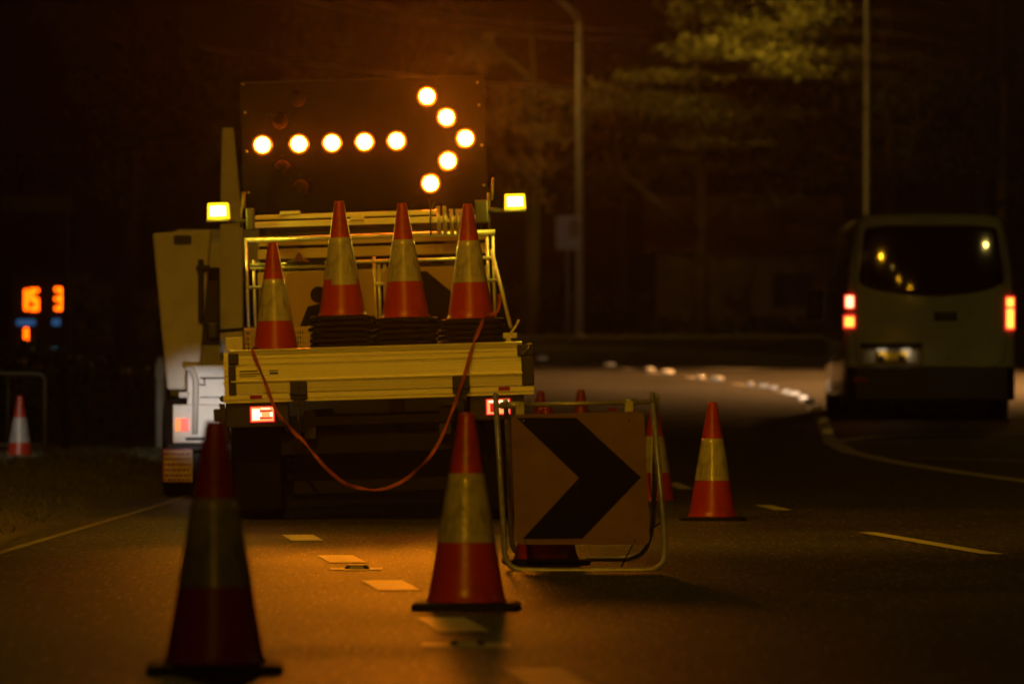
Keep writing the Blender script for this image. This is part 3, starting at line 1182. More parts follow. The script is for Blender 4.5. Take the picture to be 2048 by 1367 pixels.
# ------------------------------------------------------------------ load on the tray
def load_cone(px, apex_y, d, label, group, n_under, under_label, rz):
    p = P(px, apex_y, d)
    up = Vector((math.sin(ROLL), 0, math.cos(ROLL)))
    b = p - up * 0.70
    top = copy_tree(cone0)
    top.location = b
    top.rotation_euler = (0, ROLL, rz)
    top['label'] = label
    top['group'] = group
    for k in range(n_under):
        c = copy_tree(cone0)
        c.location = b - up * 0.0325 * (k + 1) + Vector((random.uniform(-0.006, 0.006), random.uniform(-0.006, 0.006), 0))
        c.rotation_euler = (0, ROLL, rz + random.uniform(-0.06, 0.06))
        c['label'] = under_label
        c['group'] = group


load_cone(545, 485, 33.45, 'low traffic cone in the tray corner, leftmost of the four on the truck', 'cones stacked in the tray corner', 4, 'traffic cone nested under the low cone in the left tray corner', 0.05)
load_cone(678, 402, 33.42, 'top cone of the tray stack left of the rack middle post', 'cones in the second tray stack', 11, 'traffic cone nested in the tray stack, second from the left, only its black base showing', -0.02)
load_cone(804, 406, 33.42, 'top cone of the tray stack right of the rack middle post', 'cones in the third tray stack', 11, 'traffic cone nested in the tray stack, third from the left, only its black base showing', 0.06)
load_cone(935, 408, 33.42, 'top cone of the tray stack with the orange strap across its base', 'cones in the fourth tray stack', 11, 'traffic cone nested in the strapped tray stack, only its black base showing', 0.03)


def truck_sign(px0, py0, px1, py1, d, label, mat, marks, name='stored_sign'):
    c = P((px0 + px1) / 2, (py0 + py1) / 2, d)
    w, h = (px1 - px0) * d / F / 2, (py1 - py0) * d / F / 2
    t = thing(name, (c.x, d, c.z - h), label, 'road sign', 'signs carried upright in the tray', (R(-4), ROLL, 0))
    m = MB()
    o_ = rounded_rect(-w, 0, w, 2 * h, 0.04)
    m.prism([Vector((x, 0, z)) for x, z in o_], [Vector((x, 0.004, z)) for x, z in o_])
    pn = m.build('sign_panel', mat, t)
    m = MB()
    for poly in marks:
        q = [((x - (px0 + px1) / 2) * d / F, 2 * h - (y - py0) * d / F) for x, y in poly]
        m.prism([Vector((x, -0.0022, z)) for x, z in q], [Vector((x, -0.0004, z)) for x, z in q])
    m.build('symbol', M['sign_black'], pn)
    return t


def circ(cx, cy, r, n=18):
    return [(cx + r * math.cos(6.2832 * k / n), cy + r * math.sin(6.2832 * k / n)) for k in range(n)]


truck_sign(576, 541, 752, 712, 34.6, 'tan worker symbol sign propped up behind the two left tray cones', M['sign_tan'],
           [circ(641, 588, 17), [(618, 611), (650, 604), (668, 640), (640, 690), (618, 690), (632, 645), (612, 652), (600, 690), (585, 690)], [(672, 600), (726, 600), (715, 620), (675, 625)]])
truck_sign(771, 532, 975, 712, 34.9, 'tan sign with a broad black diagonal band propped behind the right tray cones', M['sign_tan'],
           [[(838, 541), (858, 541), (905, 582), (905, 640), (870, 690), (850, 690), (850, 560)]])


def crate(px0, py0, px1, py1, d0, d1, label):
    c = P((px0 + px1) / 2, py1, d0)
    w, h = (px1 - px0) * d0 / F, (py1 - py0) * d0 / F
    zb_ = c.z
    t = thing('plastic_crate', (c.x, d0, zb_), label, 'crate', 'open mesh crates in the tray', (0, ROLL, 0))
    m = MB()
    L = d1 - d0
    for yy in (0, L):
        nx, nz = max(3, int(w / 0.028)), max(3, int(h / 0.028))
        for i in range(nx + 1):
            x = -w / 2 + w * i / nx
            m.box(x - 0.004, yy - 0.003, 0, x + 0.004, yy + 0.003, h)
        for i in range(nz + 1):
            z = h * i / nz
            m.box(-w / 2, yy - 0.0045, z - 0.004, w / 2, yy + 0.0045, z + 0.004)
    for xx in (-w / 2, w / 2):
        m.box(xx - 0.004, 0.005, 0, xx + 0.004, L - 0.005, h)
    m.box(-w / 2 + 0.005, 0.005, 0.002, w / 2 - 0.005, L - 0.005, 0.008)
    m.build('crate_lattice', M['crate'], t)
    m = MB()
    m.box(-w / 2 - 0.008, -0.008, h + 0.001, w / 2 + 0.008, 0.0, h + 0.018)
    m.build('crate_rim', M['crate'], t)


crate(493, 660, 620, 742, 33.75, 34.15, 'beige open mesh crate behind the low cone in the tray corner')
crate(735, 668, 752, 742, 33.8, 34.1, 'beige mesh crate sliver between the two middle cone stacks')
crate(866, 662, 893, 742, 33.8, 34.1, 'beige mesh crate sliver between the two right cone stacks')
# helmet like dark gear on the slat
m = MB()
q = P(598, 522, 35.5)
m.lathe([(0.085, -0.02), (0.075, 0.0), (0.03, 0.02), (0.012, 0.05), (0.004, 0.055)], 20)
for pt in (0,):
    m.box(0.07, -0.03, -0.02, 0.16, 0.03, 0.012)
o = m.build('spare_lamp', M['rubber'])
o.location = q
tag(o, 'small dark lamp lying on the rack rail above the low tray cone', 'lamp')


# orange strap: a ribbon over the tailgate and hanging in a loop
def ribbon(name, pts, w, mat, label, cat):
    m = MB()
    pts = [Vector(p[:3]) for p in pts]
    n = len(pts)
    fine = []
    tw = []
    for i in range(n - 1):
        p0, p1, p2, p3 = pts[max(i - 1, 0)], pts[i], pts[i + 1], pts[min(i + 2, n - 1)]
        for k in range(8):
            t_ = k / 8
            fine.append(0.5 * ((2 * p1) + (-p0 + p2) * t_ + (2 * p0 - 5 * p1 + 4 * p2 - p3) * t_ ** 2 + (-p0 + 3 * p1 - 3 * p2 + p3) * t_ ** 3))
    fine.append(pts[-1])
    rows = []
    N = len(fine)
    for i, p in enumerate(fine):
        tan = (fine[min(i + 1, N - 1)] - fine[max(i - 1, 0)]).normalized()
        view = Vector((0, -1, 0.12))
        side = tan.cross(view).normalized()
        a = 0.85 * math.sin(i * 0.17) + 0.35 * math.sin(i * 0.41 + 1)
        nrm = tan.cross(side).normalized()
        s = side * math.cos(a) + nrm * math.sin(a)
        u = tan.cross(s).normalized() * 0.0014
        rows.append([m.bm.verts.new(p - s * w / 2 - u), m.bm.verts.new(p + s * w / 2 - u), m.bm.verts.new(p + s * w / 2 + u), m.bm.verts.new(p - s * w / 2 + u)])
    for a, b in zip(rows, rows[1:]):
        for k in range(4):
            m._f([a[k], a[(k + 1) % 4], b[(k + 1) % 4], b[k]])
    m._f(rows[0])
    m._f(rows[-1][::-1])
    o = m.build(name, mat)
    tag(o, label, cat)
    return o


sp = [(998, 588, 33.30), (999, 606, 33.22), (993, 624, 33.16), (972, 632, 33.14), (962, 650, 33.10), (953, 672, 33.02), (945, 692, 32.965),
      (936, 725, 32.95), (926, 760, 32.93), (912, 800, 32.92), (897, 840, 32.90), (880, 880, 32.88), (858, 915, 32.86), (830, 943, 32.85), (795, 967, 32.84), (755, 979, 32.84),
      (718, 975, 32.84), (690, 966, 32.85), (655, 938, 32.88), (628, 908, 32.90), (606, 881, 32.93), (592, 868, 32.95), (576, 850, 32.96), (560, 832, 32.96), (548, 812, 32.95), (540, 790, 32.955), (527, 755, 32.96), (513, 722, 32.965), (506, 703, 32.97), (508, 697, 33.05), (520, 700, 33.2)]
ribbon('ratchet_strap', [P(*p) for p in sp], 0.021, M['strap'], 'long orange webbing strap hanging in a loop below the tailgate', 'strap')

# ------------------------------------------------------------------ bucket truck ahead on the left
bt = thing('bucket_truck', (P(420, 0, 40).x, 40.0, 0.0), 'white bucket truck parked ahead of the arrow truck with its tall bucket folded', 'truck')
BI = Matrix.Translation(-Vector(bt.location))


def Bp(px, py, d):
    return BI @ P(px, py, d)


def bbox(m, px0, py0, px1, py1, d0, d1):
    a, b = Bp(px0, py1, d0), Bp(px1, py0, d0)
    m.box(a.x, d0 - 40, a.z, b.x, d1 - 40, b.z)


m = MB()
m.hexa([Bp(305, 466, 40.4), Bp(423, 458, 40.4), Bp(396, 780, 40.45), Bp(334, 779, 40.45), Bp(309, 468, 41.05), Bp(424, 461, 41.05), Bp(398, 776, 41.0), Bp(337, 776, 41.0)])
bk = m.build('bucket', M['bucket'], bt, bevel=0.02, seg=3)
m = MB()
q0, q1 = Bp(347, 488, 40.385), Bp(383, 470, 40.385)
oo = rounded_rect(q0.x, q0.z, q1.x, q1.z, 0.015)
m.prism([Vector((x, q0.y, z)) for x, z in oo], [Vector((x, q0.y + 0.02, z)) for x, z in oo])
m.build('grab_handle', M['black'], bk)
m = MB()
q0, q1 = Bp(351, 482, 40.38), Bp(379, 475, 40.38)
m.box(q0.x, q0.y, q0.z, q1.x, q0.y + 0.003, q1.z)
m.build('label_plate', M['dark_steel'], bk)
m = MB()
q0, q1 = Bp(396, 643, 40.36), Bp(407, 518, 40.36)
m.box(q0.x, q0.y, q0.z, q1.x, q0.y + 0.08, q1.z)
q0, q1 = Bp(404, 690, 40.5), Bp(438, 560, 40.5)
m.box(q0.x, q0.y, q0.z, q1.x, q0.y + 0.15, q1.z)
q0, q1 = Bp(392, 540, 40.36), Bp(420, 530, 40.36)
m.box(q0.x, q0.y - 0.01, q0.z, q1.x, q0.y + 0.05, q1.z)
m.build('bucket_mount', M['dark_steel'], bt, bevel=0.01)
m = MB()
m.hexa([Bp(444, 255, 41.6), Bp(467, 255, 41.6), Bp(486, 450, 41.6), Bp(440, 450, 41.6), Bp(446, 257, 41.75), Bp(467, 257, 41.75), Bp(486, 450, 41.8), Bp(440, 450, 41.8)])
m.hexa([Bp(440, 450, 41.6), Bp(486, 450, 41.6), Bp(486, 720, 41.6), Bp(440, 720, 41.6), Bp(440, 450, 41.8), Bp(486, 450, 41.8), Bp(486, 720, 41.8), Bp(440, 720, 41.8)])
m.build('boom', M['bucket'], bt, bevel=0.01)
# rear body
m = MB()
bbox(m, 374, 730, 560, 838, 40.0, 43.5)
m.build('tool_body', M['white'], bt, bevel=0.008)
m = MB()
bbox(m, 345, 808, 440, 886, 39.98, 40.2)
lb = m.build('lamp_panel', M['white'], bt, bevel=0.01)
m = MB()
bbox(m, 350, 836, 362, 862, 39.966, 39.98)
m.build('indicator_lens', emat('amber_lamp', (1, 0.25, 0.02), 0.9, (0.3, 0.08, 0.01)), lb)
m = MB()
bbox(m, 362, 836, 377, 862, 39.966, 39.98)
m.build('tail_lens', emat('tail_lamp', (1, 0.07, 0.03), 0.85, (0.3, 0.02, 0.01)), lb)
m = MB()
m.tube(round_path([Bp(371, 737, 39.93), Bp(384, 737, 39.93), Bp(392, 760, 39.93), Bp(390, 868, 39.93)], 0.03), 0.022, 10)
bbox(m, 370, 733, 456, 739, 39.95, 39.99)
m.build('rail_post', M['sign_white'], bt)
m = MB()
bbox(m, 400, 754, 456, 757, 39.985, 39.999)
bbox(m, 400, 793, 456, 795, 39.985, 39.999)
m.tube([Bp(408, 756, 39.97), Bp(410, 770, 39.965), Bp(396, 768, 39.965)], 0.006, 6)
m.build('hatch_seam', M['dark_steel'], bt)
m = MB()
bbox(m, 357, 783, 378, 795, 39.95, 40.15)
m.build('marker_lamp', M['sign_white'], bt, bevel=0.01)
m = MB()
bbox(m, 371, 874, 412, 880, 39.972, 39.979)
m.build('body_sticker', M['dark_steel'], lb)
m = MB()
bbox(m, 325, 898, 385, 963, 40.05, 40.065)
fl = m.build('mud_flap', M['flap'], bt)
m = MB()
for k, yy in enumerate((905, 915, 926, 937, 948, 957)):
    xx = 329
    while xx < 379:
        ww = random.uniform(3, 9)
        bbox(m, xx, yy, min(381, xx + ww), yy + 4.5, 40.046, 40.0495)
        xx += ww + 2
m.build('flap_print', M['red_refl'], fl)
m = MB()
bbox(m, 325, 897, 385, 900, 40.044, 40.049)
bbox(m, 325, 900.5, 328, 963, 40.044, 40.049)
m.build('flap_border', M['red_refl'], fl)
m = MB()
bbox(m, 334, 888, 470, 900, 40.1, 40.2)
m.build('rear_beam', M['dark_steel'], bt)
m = MB()
bbox(m, 385, 900, 520, 960, 40.6, 41.2)
m.build('chassis_beam', M['dark_steel'], bt)
for px in (358, 530):
    c = Bp(px, 0, 40.55)
    m = MB()
    r, w = 0.36, 0.2
    m.lathe([(r * 0.55, -w / 2), (r * 0.94, -w / 2), (r, -w / 2 + 0.03), (r, w / 2 - 0.03), (r * 0.94, w / 2), (r * 0.55, w / 2)], 28, 'X', (c.x, 0.55, r))
    wh = m.build('wheel', M['rubber'], bt)
    m = MB()
    m.lathe([(0.05, -w / 2 + 0.01), (r * 0.56, -w / 2 - 0.004), (r * 0.56, w / 2 + 0.004), (0.05, w / 2 - 0.01)], 20, 'X', (c.x, 0.55, r))
    m.build('rim', M['dark_steel'], wh)
m = MB()
a, b = Bp(345, 0, 44), Bp(560, 0, 44)
out = [(3.7, 0.45), (3.7, 1.9), (4.0, 2.0), (4.9, 1.95), (5.4, 1.2), (5.5, 0.45)]
m.prism([Vector((a.x, y, z)) for y, z in out], [Vector((b.x, y, z)) for y, z in out])
cb_ = m.build('cab', M['white'], bt, bevel=0.05)
m = MB()
m.box(a.x + 0.15, 3.69, 1.25, b.x - 0.15, 3.699, 1.7)
m.build('rear_window', M['glass'], cb_)

# ------------------------------------------------------------------ white van on the right
VD = 63.0
vx = P(1862, 0, VD).x
vz = zroad(vx, VD)
vn = thing('van', (vx, VD, vz), 'pale van driving away with lit red tail lamps and a dark rear window', 'van')
VS = VD / F


def vp(px, py):
    """photo pixel to the van's rear plane: (x, z) in its own frame"""
    return ((px - 1862) * VS, (CZ - (py - HY) * VS) - vz)


def vy(x, z):
    return x * x / (2 * 5.0) + (z - 1.2) ** 2 / (2 * 9.0)


half = [(0.0, 425), (0.35, 425.5), (0.6, 427), (0.74, 431), (0.80, 440), (0.83, 456), (0.90, 530), (0.925, 590), (0.94, 650), (0.945, 700), (0.94, 760), (0.92, 790), (0.80, 797), (0.4, 799), (0.0, 800)]
outl = [(x, vp(0, y)[1]) for x, y in half]
outl = outl + [(-x, z) for x, z in outl[-2:0:-1]]
m = MB()
cz_ = 1.15
N = len(outl)
rings = []
for s in (0.02, 0.15, 0.3, 0.45, 0.6, 0.75, 0.87, 0.95, 0.985, 1.0):
    ring = []
    for (x, z) in outl:
        X, Z = x * s, cz_ + (z - cz_) * s
        y = vy(X, Z) + (0.0 if s < 0.94 else 0.012 if s < 0.97 else 0.04 if s < 0.99 else 0.09)
        ring.append(m.bm.verts.new((X, y, Z)))
    rings.append(ring)
for yy, sc, dz in ((0.5, 1.015, 0), (2.5, 1.02, 0), (3.9, 1.01, 0)):
    rings.append([m.bm.verts.new((x * sc, yy + 0.1, cz_ + (z - cz_) * (1.0 if sc > 1 else sc))) for x, z in outl])
rings.append([m.bm.verts.new((x * 0.97, 4.3, z if z < 1.3 else 1.3 + (z - 1.3) * 0.75)) for x, z in outl])
rings.append([m.bm.verts.new((x * 0.93, 4.9, z if z < 1.0 else 1.0 + (z - 1.0) * 0.15)) for x, z in outl])
rings.append([m.bm.verts.new((x * 0.85, 5.2, z if z < 0.9 else 0.9 + (z - 0.9) * 0.02)) for x, z in outl])
m._f(rings[0])
for a, b in zip(rings, rings[1:]):
    for k in range(N):
        f = m._f([a[k], a[(k + 1) % N], b[(k + 1) % N], b[k]])
        f.smooth = True
m._f(rings[-1][::-1])
vb = m.build('body', M['van'], vn)


def patch(name, fn, nu, nv, mat, parent, off, thick=0.004):
    """curved panel lying on the van's rear: fn(u, v) -> (x, z)"""
    m = MB()
    rows = []
    for j in range(nv + 1):
        row = []
        for i in range(nu + 1):
            x, z = fn(i / nu, j / nv)
            row.append(m.bm.verts.new((x, vy(x, z) - off, z)))
        rows.append(row)
    back = []
    for a, b in zip(rows, rows[1:]):
        for i in range(nu):
            f = m._f([a[i], a[i + 1], b[i + 1], b[i]])
            f.smooth = True
    rim = rows[0] + [r[-1] for r in rows[1:]] + rows[-1][-2::-1] + [r[0] for r in rows[-2:0:-1]]
    bk_ = [m.bm.verts.new((v.co.x, v.co.y + thick, v.co.z)) for v in rim]
    for k in range(len(rim)):
        m._f([rim[k], bk_[k], bk_[(k + 1) % len(rim)], rim[(k + 1) % len(rim)]])
    return m.build(name, mat, parent)


def win_fn(u, v):
    # v 0 bottom .. 1 top ; curved lower edge, rounded corners
    e = abs(2 * u - 1)
    top = 450 + 3 * e ** 6 * 2
    bot = 592 - 20 * e ** 2.2 - 6 * e ** 10
    py = bot + (top - bot) * v
    hw = 147 - 14 * v - 3 * (2 * v - 1) ** 8
    px = 1863 + (2 * u - 1) * hw
    return vp(px, py)


patch('rear_window', win_fn, 24, 14, M['glass'], vn, 0.006)
patch('door_handle', lambda u, v: vp(1868 + 46 * u, 641 - 18 * v), 6, 4, M['black'], vn, 0.022, 0.02)
patch('plate_recess', lambda u, v: vp(1716 + 132 * u, 731 - 34 * v), 8, 4, M['bucket'], vn, 0.003)
patch('plate_visor', lambda u, v: vp(1722 + 122 * u, 696 - 10 * v), 8, 3, M['black'], vn, 0.035, 0.034)
pl = patch('number_plate', lambda u, v: vp(1752 + 62 * u, 727 - 24 * v), 4, 2, M['plate'], vn, 0.010, 0.006)
patch('plate_mark', lambda u, v: vp(1757 + 12 * u, 722 - 13 * v), 2, 2, M['dark_steel'], pl, 0.012, 0.001)
patch('plate_mark', lambda u, v: vp(1797 + 14 * u, 722 - 13 * v), 2, 2, M['dark_steel'], pl, 0.012, 0.001)
for px in (1764, 1812):
    lm = patch('plate_lamp', lambda u, v: vp(px - 9 + 18 * u, 702 - 5 * v), 3, 2, M['plate_lamp'], vn, 0.030, 0.004)
    xx, zz = vp(px, 707)
    point('plate_light', lm, (xx, vy(xx, zz) - 0.05, zz), 0.12, (1.0, 0.72, 0.42), 0.01)
# door seam
m = MB()
seam = [(1718, 448), (1712, 560), (1711, 690), (1716, 722), (1728, 731), (1860, 733), (1995, 731), (2008, 722), (2013, 690), (2011, 560), (2006, 448)]
q = [vp(*p) for p in seam]
m.tube([(x, vy(x, z) + 0.001, z) for x, z in q], 0.005, 6)
m.build('door_seam', M['black'], vn)
# rear lamps
def van_lamp(x0, x1, y0, y1, mats, splits):
    hs = patch('tail_lamp', lambda u, v: vp(x0 + (x1 - x0) * u, y1 + (y0 - y1) * v), 4, 8, M['van_red'], vn, 0.012, 0.05)
    for (a, b, mt) in splits:
        patch('bulb', lambda u, v: vp(x0 + 3 + (x1 - x0 - 6) * u, b + (a - b) * v), 3, 3, mt, hs, 0.015, 0.002)


van_lamp(1690, 1710, 589, 617, 0, ((592, 614, M['van_hot']),))
van_lamp(1688, 1711, 629, 656, 0, ((634, 652, M['van_amber']),))
van_lamp(2012, 2031, 592, 660, 0, ((596, 612, M['van_amber']), (618, 655, M['van_amber'])))
# bumper, wheels, mirrors
m = MB()
bx = 0.93
pro = []
zb0, zb1 = vp(0, 800)[1], vp(0, 733)[1]
o1 = [(-bx, 0.12), (-bx, 0.02), (-bx + 0.1, -0.06), (0, -0.10), (bx - 0.1, -0.06), (bx, 0.02), (bx, 0.12)]
m.prism([Vector((x, y, zb0)) for x, y in o1], [Vector((x, y, zb1)) for x, y in o1])
m.build('bumper', M['black'], vn, bevel=0.02, seg=3)
m = MB()
m.box(-0.86, -0.095, zb0 + 0.2, -0.7, -0.052, zb0 + 0.25)
m.build('bumper_reflector', M['red_refl'], vn)
for sx in (-1, 1):
    for yy in (0.95, 4.2):
        m = MB()
        r, w = 0.34, 0.24
        cx = sx * 0.80
        m.lathe([(r * 0.55, -w / 2), (r * 0.94, -w / 2), (r, -w / 2 + 0.03), (r, w / 2 - 0.03), (r * 0.94, w / 2), (r * 0.55, w / 2)], 28, 'X', (cx, yy, r))
        wh = m.build('wheel', M['rubber'], vn)
        m = MB()
        m.lathe([(0.05, -w / 2 + 0.01), (r * 0.56, -w / 2 - 0.005), (r * 0.56, w / 2 + 0.005), (0.05, w / 2 - 0.01)], 20, 'X', (cx, yy, r))
        m.build('rim', M['pole'], wh)
    m = MB()
    m.box(sx * 0.98 - 0.0, 4.0, 1.15, sx * 1.16, 4.1, 1.5)
    m.build('wing_mirror', M['black'], vn, bevel=0.03, seg=3)
m = MB()
m.box(-0.75, 0.3, 0.17, 0.75, 4.6, 0.34)
m.box(-0.62, 0.9, 0.09, 0.62, 1.02, 0.2)
m.box(-0.7, 4.1, 0.07, 0.7, 4.2, 0.2)
m.box(-0.4, 0.25, 0.14, -0.1, 0.6, 0.24)
m.build('underbody', M['dark_steel'], vn)
m = MB()
m.box(-0.18, 0.28, vp(0, 428)[1], 0.18, 0.32, vp(0, 421)[1])
m.build('high_brake_lamp', M['black'], vn, bevel=0.01)
for sx in (-1, 1):
    m = MB()
    m.lathe([(0.11, 5.12), (0.11, 5.2), (0.08, 5.225), (0.01, 5.235)], 20, 'Y', (sx * 0.6, 0, 0.72))
    hl = m.build('headlight', M['headlight'], vn)
    spot('headlight_beam', hl, (sx * 0.6, 5.3, 0.75), (sx * 0.6 - 2.0, 40, 0.6), 2400, (1.0, 0.66, 0.40), 24, 1.0, 0.06)


# ------------------------------------------------------------------ street lamps
def street_lamp(x, y, h, ax, ay, label, watts=0, target=None, col=SODIUM, size=140, r0=0.10, zb_=None, group='street lamps along the road', lens=True):
    z0 = zground(x, y) if zb_ is None else zb_
    t = thing('street_lamp', (x, y, z0), label, 'street lamp', group)
    m = MB()
    m.tube([(0, 0, 0), (0, 0, 0.5), (0, 0, h * 0.88)], [r0 * 1.15, r0, r0 * 0.72], 16)
    m.lathe([(r0 * 1.7, 0.0), (r0 * 1.7, 0.03), (r0 * 1.2, 0.05)], 16)
    m.build('pole', M['pole'], t)
    m = MB()
    pts = []
    for k in range(9):
        u = k / 8
        pts.append((ax * u ** 1.3, ay * u ** 1.3, h * 0.88 + h * 0.12 * (1 - (1 - u) ** 2.2)))
    m.tube(pts, [r0 * 0.72 - r0 * 0.3 * k / 8 for k in range(9)], 12)
    m.build('arm', M['pole'], t)
    L = math.hypot(ax, ay)
    dx, dy = ax / L, ay / L
    rot = Matrix.Translation((ax, ay, h)) @ Matrix.Rotation(math.atan2(dy, dx), 4, 'Z')
    m = MB()
    m.box(-0.1, -0.13, -0.05, 0.55, 0.13, 0.07, rot)
    hd = m.build('lamp_head', M['pole'], t, bevel=0.04, seg=3)
    m = MB()
    m.box(0.14, -0.09, -0.085, 0.40, 0.09, -0.051, rot)
    m.build('lamp_lens', M['lamp_lens'], hd, bevel=0.02)
    if watts:
        p = rot @ Vector((0.27, 0, -0.12))
        tg_ = (Vector(target) - Vector((x, y, z0))) if target else p - Vector((0, 0, 1))
        spot('lamp_light', hd, p, tg_, watts, col, size, 0.9, 0.12)
    return t


# the lamp over the works, its pole on the verge behind the left edge of the road
street_lamp(-4.6, 25.6, 8.2, 2.6, 0.0, 'street lamp over the road works standing on the verge', 1550, (-0.1, 33.0, 0.9), size=94)
# far lamps
street_lamp(P(1158, 0, 148).x, 148, 9.3, -2.6, -0.6, 'tall street lamp whose curved arm leans left above the small sign', 1800, (2.5, 157, 7.5), col=(1, 0.50, 0.08), r0=0.10, size=112)
street_lamp(P(1734, 0, 151).x, 151, 11.6, -2.6, 0.3, 'thin street lamp rising behind the van roof', 2100, (4.5, 155.5, 8.5), col=(1, 0.58, 0.05), size=135, r0=0.075)
street_lamp(14.2, 93, 10.5, -5.0, -0.4, 'street lamp lighting the bend from the outer verge', 18000, (4.0, 90, 0.9), col=(1, 0.43, 0.11), size=116)
# unseen white lamp added to light the far left cone and mound
street_lamp(-9.2, 43, 6.5, 1.6, 0.3, 'added white lamp over the grass verge, out of view', 2400, (-4.75, 54.5, 0.3), col=(1, 0.86, 0.70), size=24, r0=0.07)
# lamps behind the viewer that show as reflections in the van
for (hx_, y, arm, w) in ((18.5, 24.3, -3.0, 1350), (-2.2, 1.6, 3.4, 4000), (-1.8, -19, 3.6, 420), (1.9, -45, 5.0, 900), (9.0, -133, -5.0, 0)):
    street_lamp(hx_ - arm - math.copysign(0.27, arm), y, 9.95, arm, 0, 'street lamp back along the road, mirrored in the van rear window', w, (-0.1, 25.6, 0.75) if y == 1.6 else (4.6, 63.5, 1.5) if y == 24.3 else (hx_ * 0.3, y + 26, 0), size=27 if y < 30 and y > 0 else 130, col=(1.0, 0.72, 0.15) if y == 24.3 else SODIUM)


# ------------------------------------------------------------------ trees
def tree(x, y, h, label, clumps, mat, leaf=0.17, per=420, limbs=(), trunk_r=0.22, flat=0.5, bark='bark', group='trees beyond the road', name='tree'):
    z0 = zground(x, y)
    t = thing(name, (x, y, z0), label, 'tree', group)
    m = MB()
    top = Vector((random.uniform(-0.4, 0.4), random.uniform(-0.4, 0.4), h * 0.85))
    m.tube([(0, 0, -0.2), (0.05, 0, h * 0.2), top * 0.55 + Vector((0.15, 0, 0)), top], [trunk_r * 1.25, trunk_r, trunk_r * 0.6, 0.03], 10)
    for cl in clumps:
        c = Vector(cl[0])
        s = Vector((0.05, 0, max(h * 0.18, min(c.z - 0.6, h * 0.75))))
        mid = (s + c) / 2 + Vector((0, 0, 0.25))
        m.tube([s, mid, c], [trunk_r * 0.35, trunk_r * 0.22, 0.03], 6)
    for lb in limbs:
        m.tube([Vector(p) for p in lb[0]], lb[1], 7)
    m.build('trunk', M[bark], t)
    m = MB()
    for (c, rad) in clumps:
        c = Vector(c)
        vol = max(0.25, rad[0] * rad[2])
        sub = [(Vector((random.gauss(0, 0.5) * rad[0], random.gauss(0, 0.5) * rad[1], random.gauss(0, 0.45) * rad[2])), random.uniform(0.25, 0.5)) for _ in range(int(9 + 5 * rad[0]))]
        for k in range(int(per * (0.6 + 0.5 * vol))):
            off, sr = random.choice(sub)
            p = c + off + Vector((random.gauss(0, 1) * sr, random.gauss(0, 1) * sr, random.gauss(0, 1) * sr * flat))
            n = Vector((random.gauss(0, 1), random.gauss(0, 1), random.gauss(0.6, 1))).normalized()
            u = n.orthogonal().normalized()
            u = (Matrix.Rotation(random.uniform(0, 6.28), 3, n) @ u)
            w = n.cross(u)
            s = leaf * random.uniform(0.6, 1.3)
            m._f([m.bm.verts.new(p - u * s * 0.5), m.bm.verts.new(p + w * s * 0.22), m.bm.verts.new(p + u * s * 0.5), m.bm.verts.new(p - w * s * 0.22)])
    m.build('crown', mat, t)
    return t


def rel(x, y, lst):
    """clumps measured in the photo: px, py, half width px, half height px, depth shift"""
    z0 = zground(x, y)
    out = []
    for (px, py, w, h, dy) in lst:
        d = y + dy
        p = P(px, py, d)
        out.append(((p.x - x, dy, p.z - z0), (w * d / F, max(0.5, w * d / F * 0.7), h * d / F)))
    return out


ty = 156
tx = P(1990, 0, ty + 2).x
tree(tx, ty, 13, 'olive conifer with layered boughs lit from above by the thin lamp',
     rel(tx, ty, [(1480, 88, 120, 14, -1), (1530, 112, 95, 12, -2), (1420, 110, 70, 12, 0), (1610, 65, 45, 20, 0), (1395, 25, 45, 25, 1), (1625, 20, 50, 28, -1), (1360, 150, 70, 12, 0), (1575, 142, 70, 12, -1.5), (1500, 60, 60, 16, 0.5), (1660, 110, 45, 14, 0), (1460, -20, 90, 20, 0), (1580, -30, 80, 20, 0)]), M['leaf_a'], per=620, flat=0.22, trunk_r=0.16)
tx = P(1400, 0, 163).x
tree(tx, 163, 11, 'dark spreading tree with drooping boughs between the two tall lamps',
     rel(tx, 163, [(1330, 195, 60, 12, -3), (1290, 210, 80, 14, -2), (1200, 235, 90, 12, -1), (1460, 240, 80, 14, -3), (1500, 260, 60, 14, 0), (1230, 180, 60, 10, 0), (1380, 260, 90, 16, 0), (1440, 330, 90, 22, 0), (1330, 330, 60, 20, 1), (1510, 400, 70, 30, 1), (1160, 190, 70, 9, -2), (1250, 205, 90, 10, -3), (1350, 225, 100, 10, -3.5), (1420, 205, 80, 9, -3), (1540, 225, 70, 10, -2), (1120, 260, 60, 12, -1), (1420, 285, 110, 12, -3)]), M['leaf_a'], per=460, flat=0.22, bark='bark_pale',
     limbs=(([P(1400, 470, 163) - Vector((tx, 163, zground(tx, 163))), P(1325, 415, 162) - Vector((tx, 163, zground(tx, 163))), P(1250, 350, 161.5) - Vector((tx, 163, zground(tx, 163)))], [0.2, 0.15, 0.07]),
            ([P(1300, 400, 162) - Vector((tx, 163, zground(tx, 163))), P(1285, 370, 162) - Vector((tx, 163, zground(tx, 163))), P(1295, 340, 162) - Vector((tx, 163, zground(tx, 163)))], [0.1, 0.08, 0.04])))
tx = P(1060, 0, 158).x
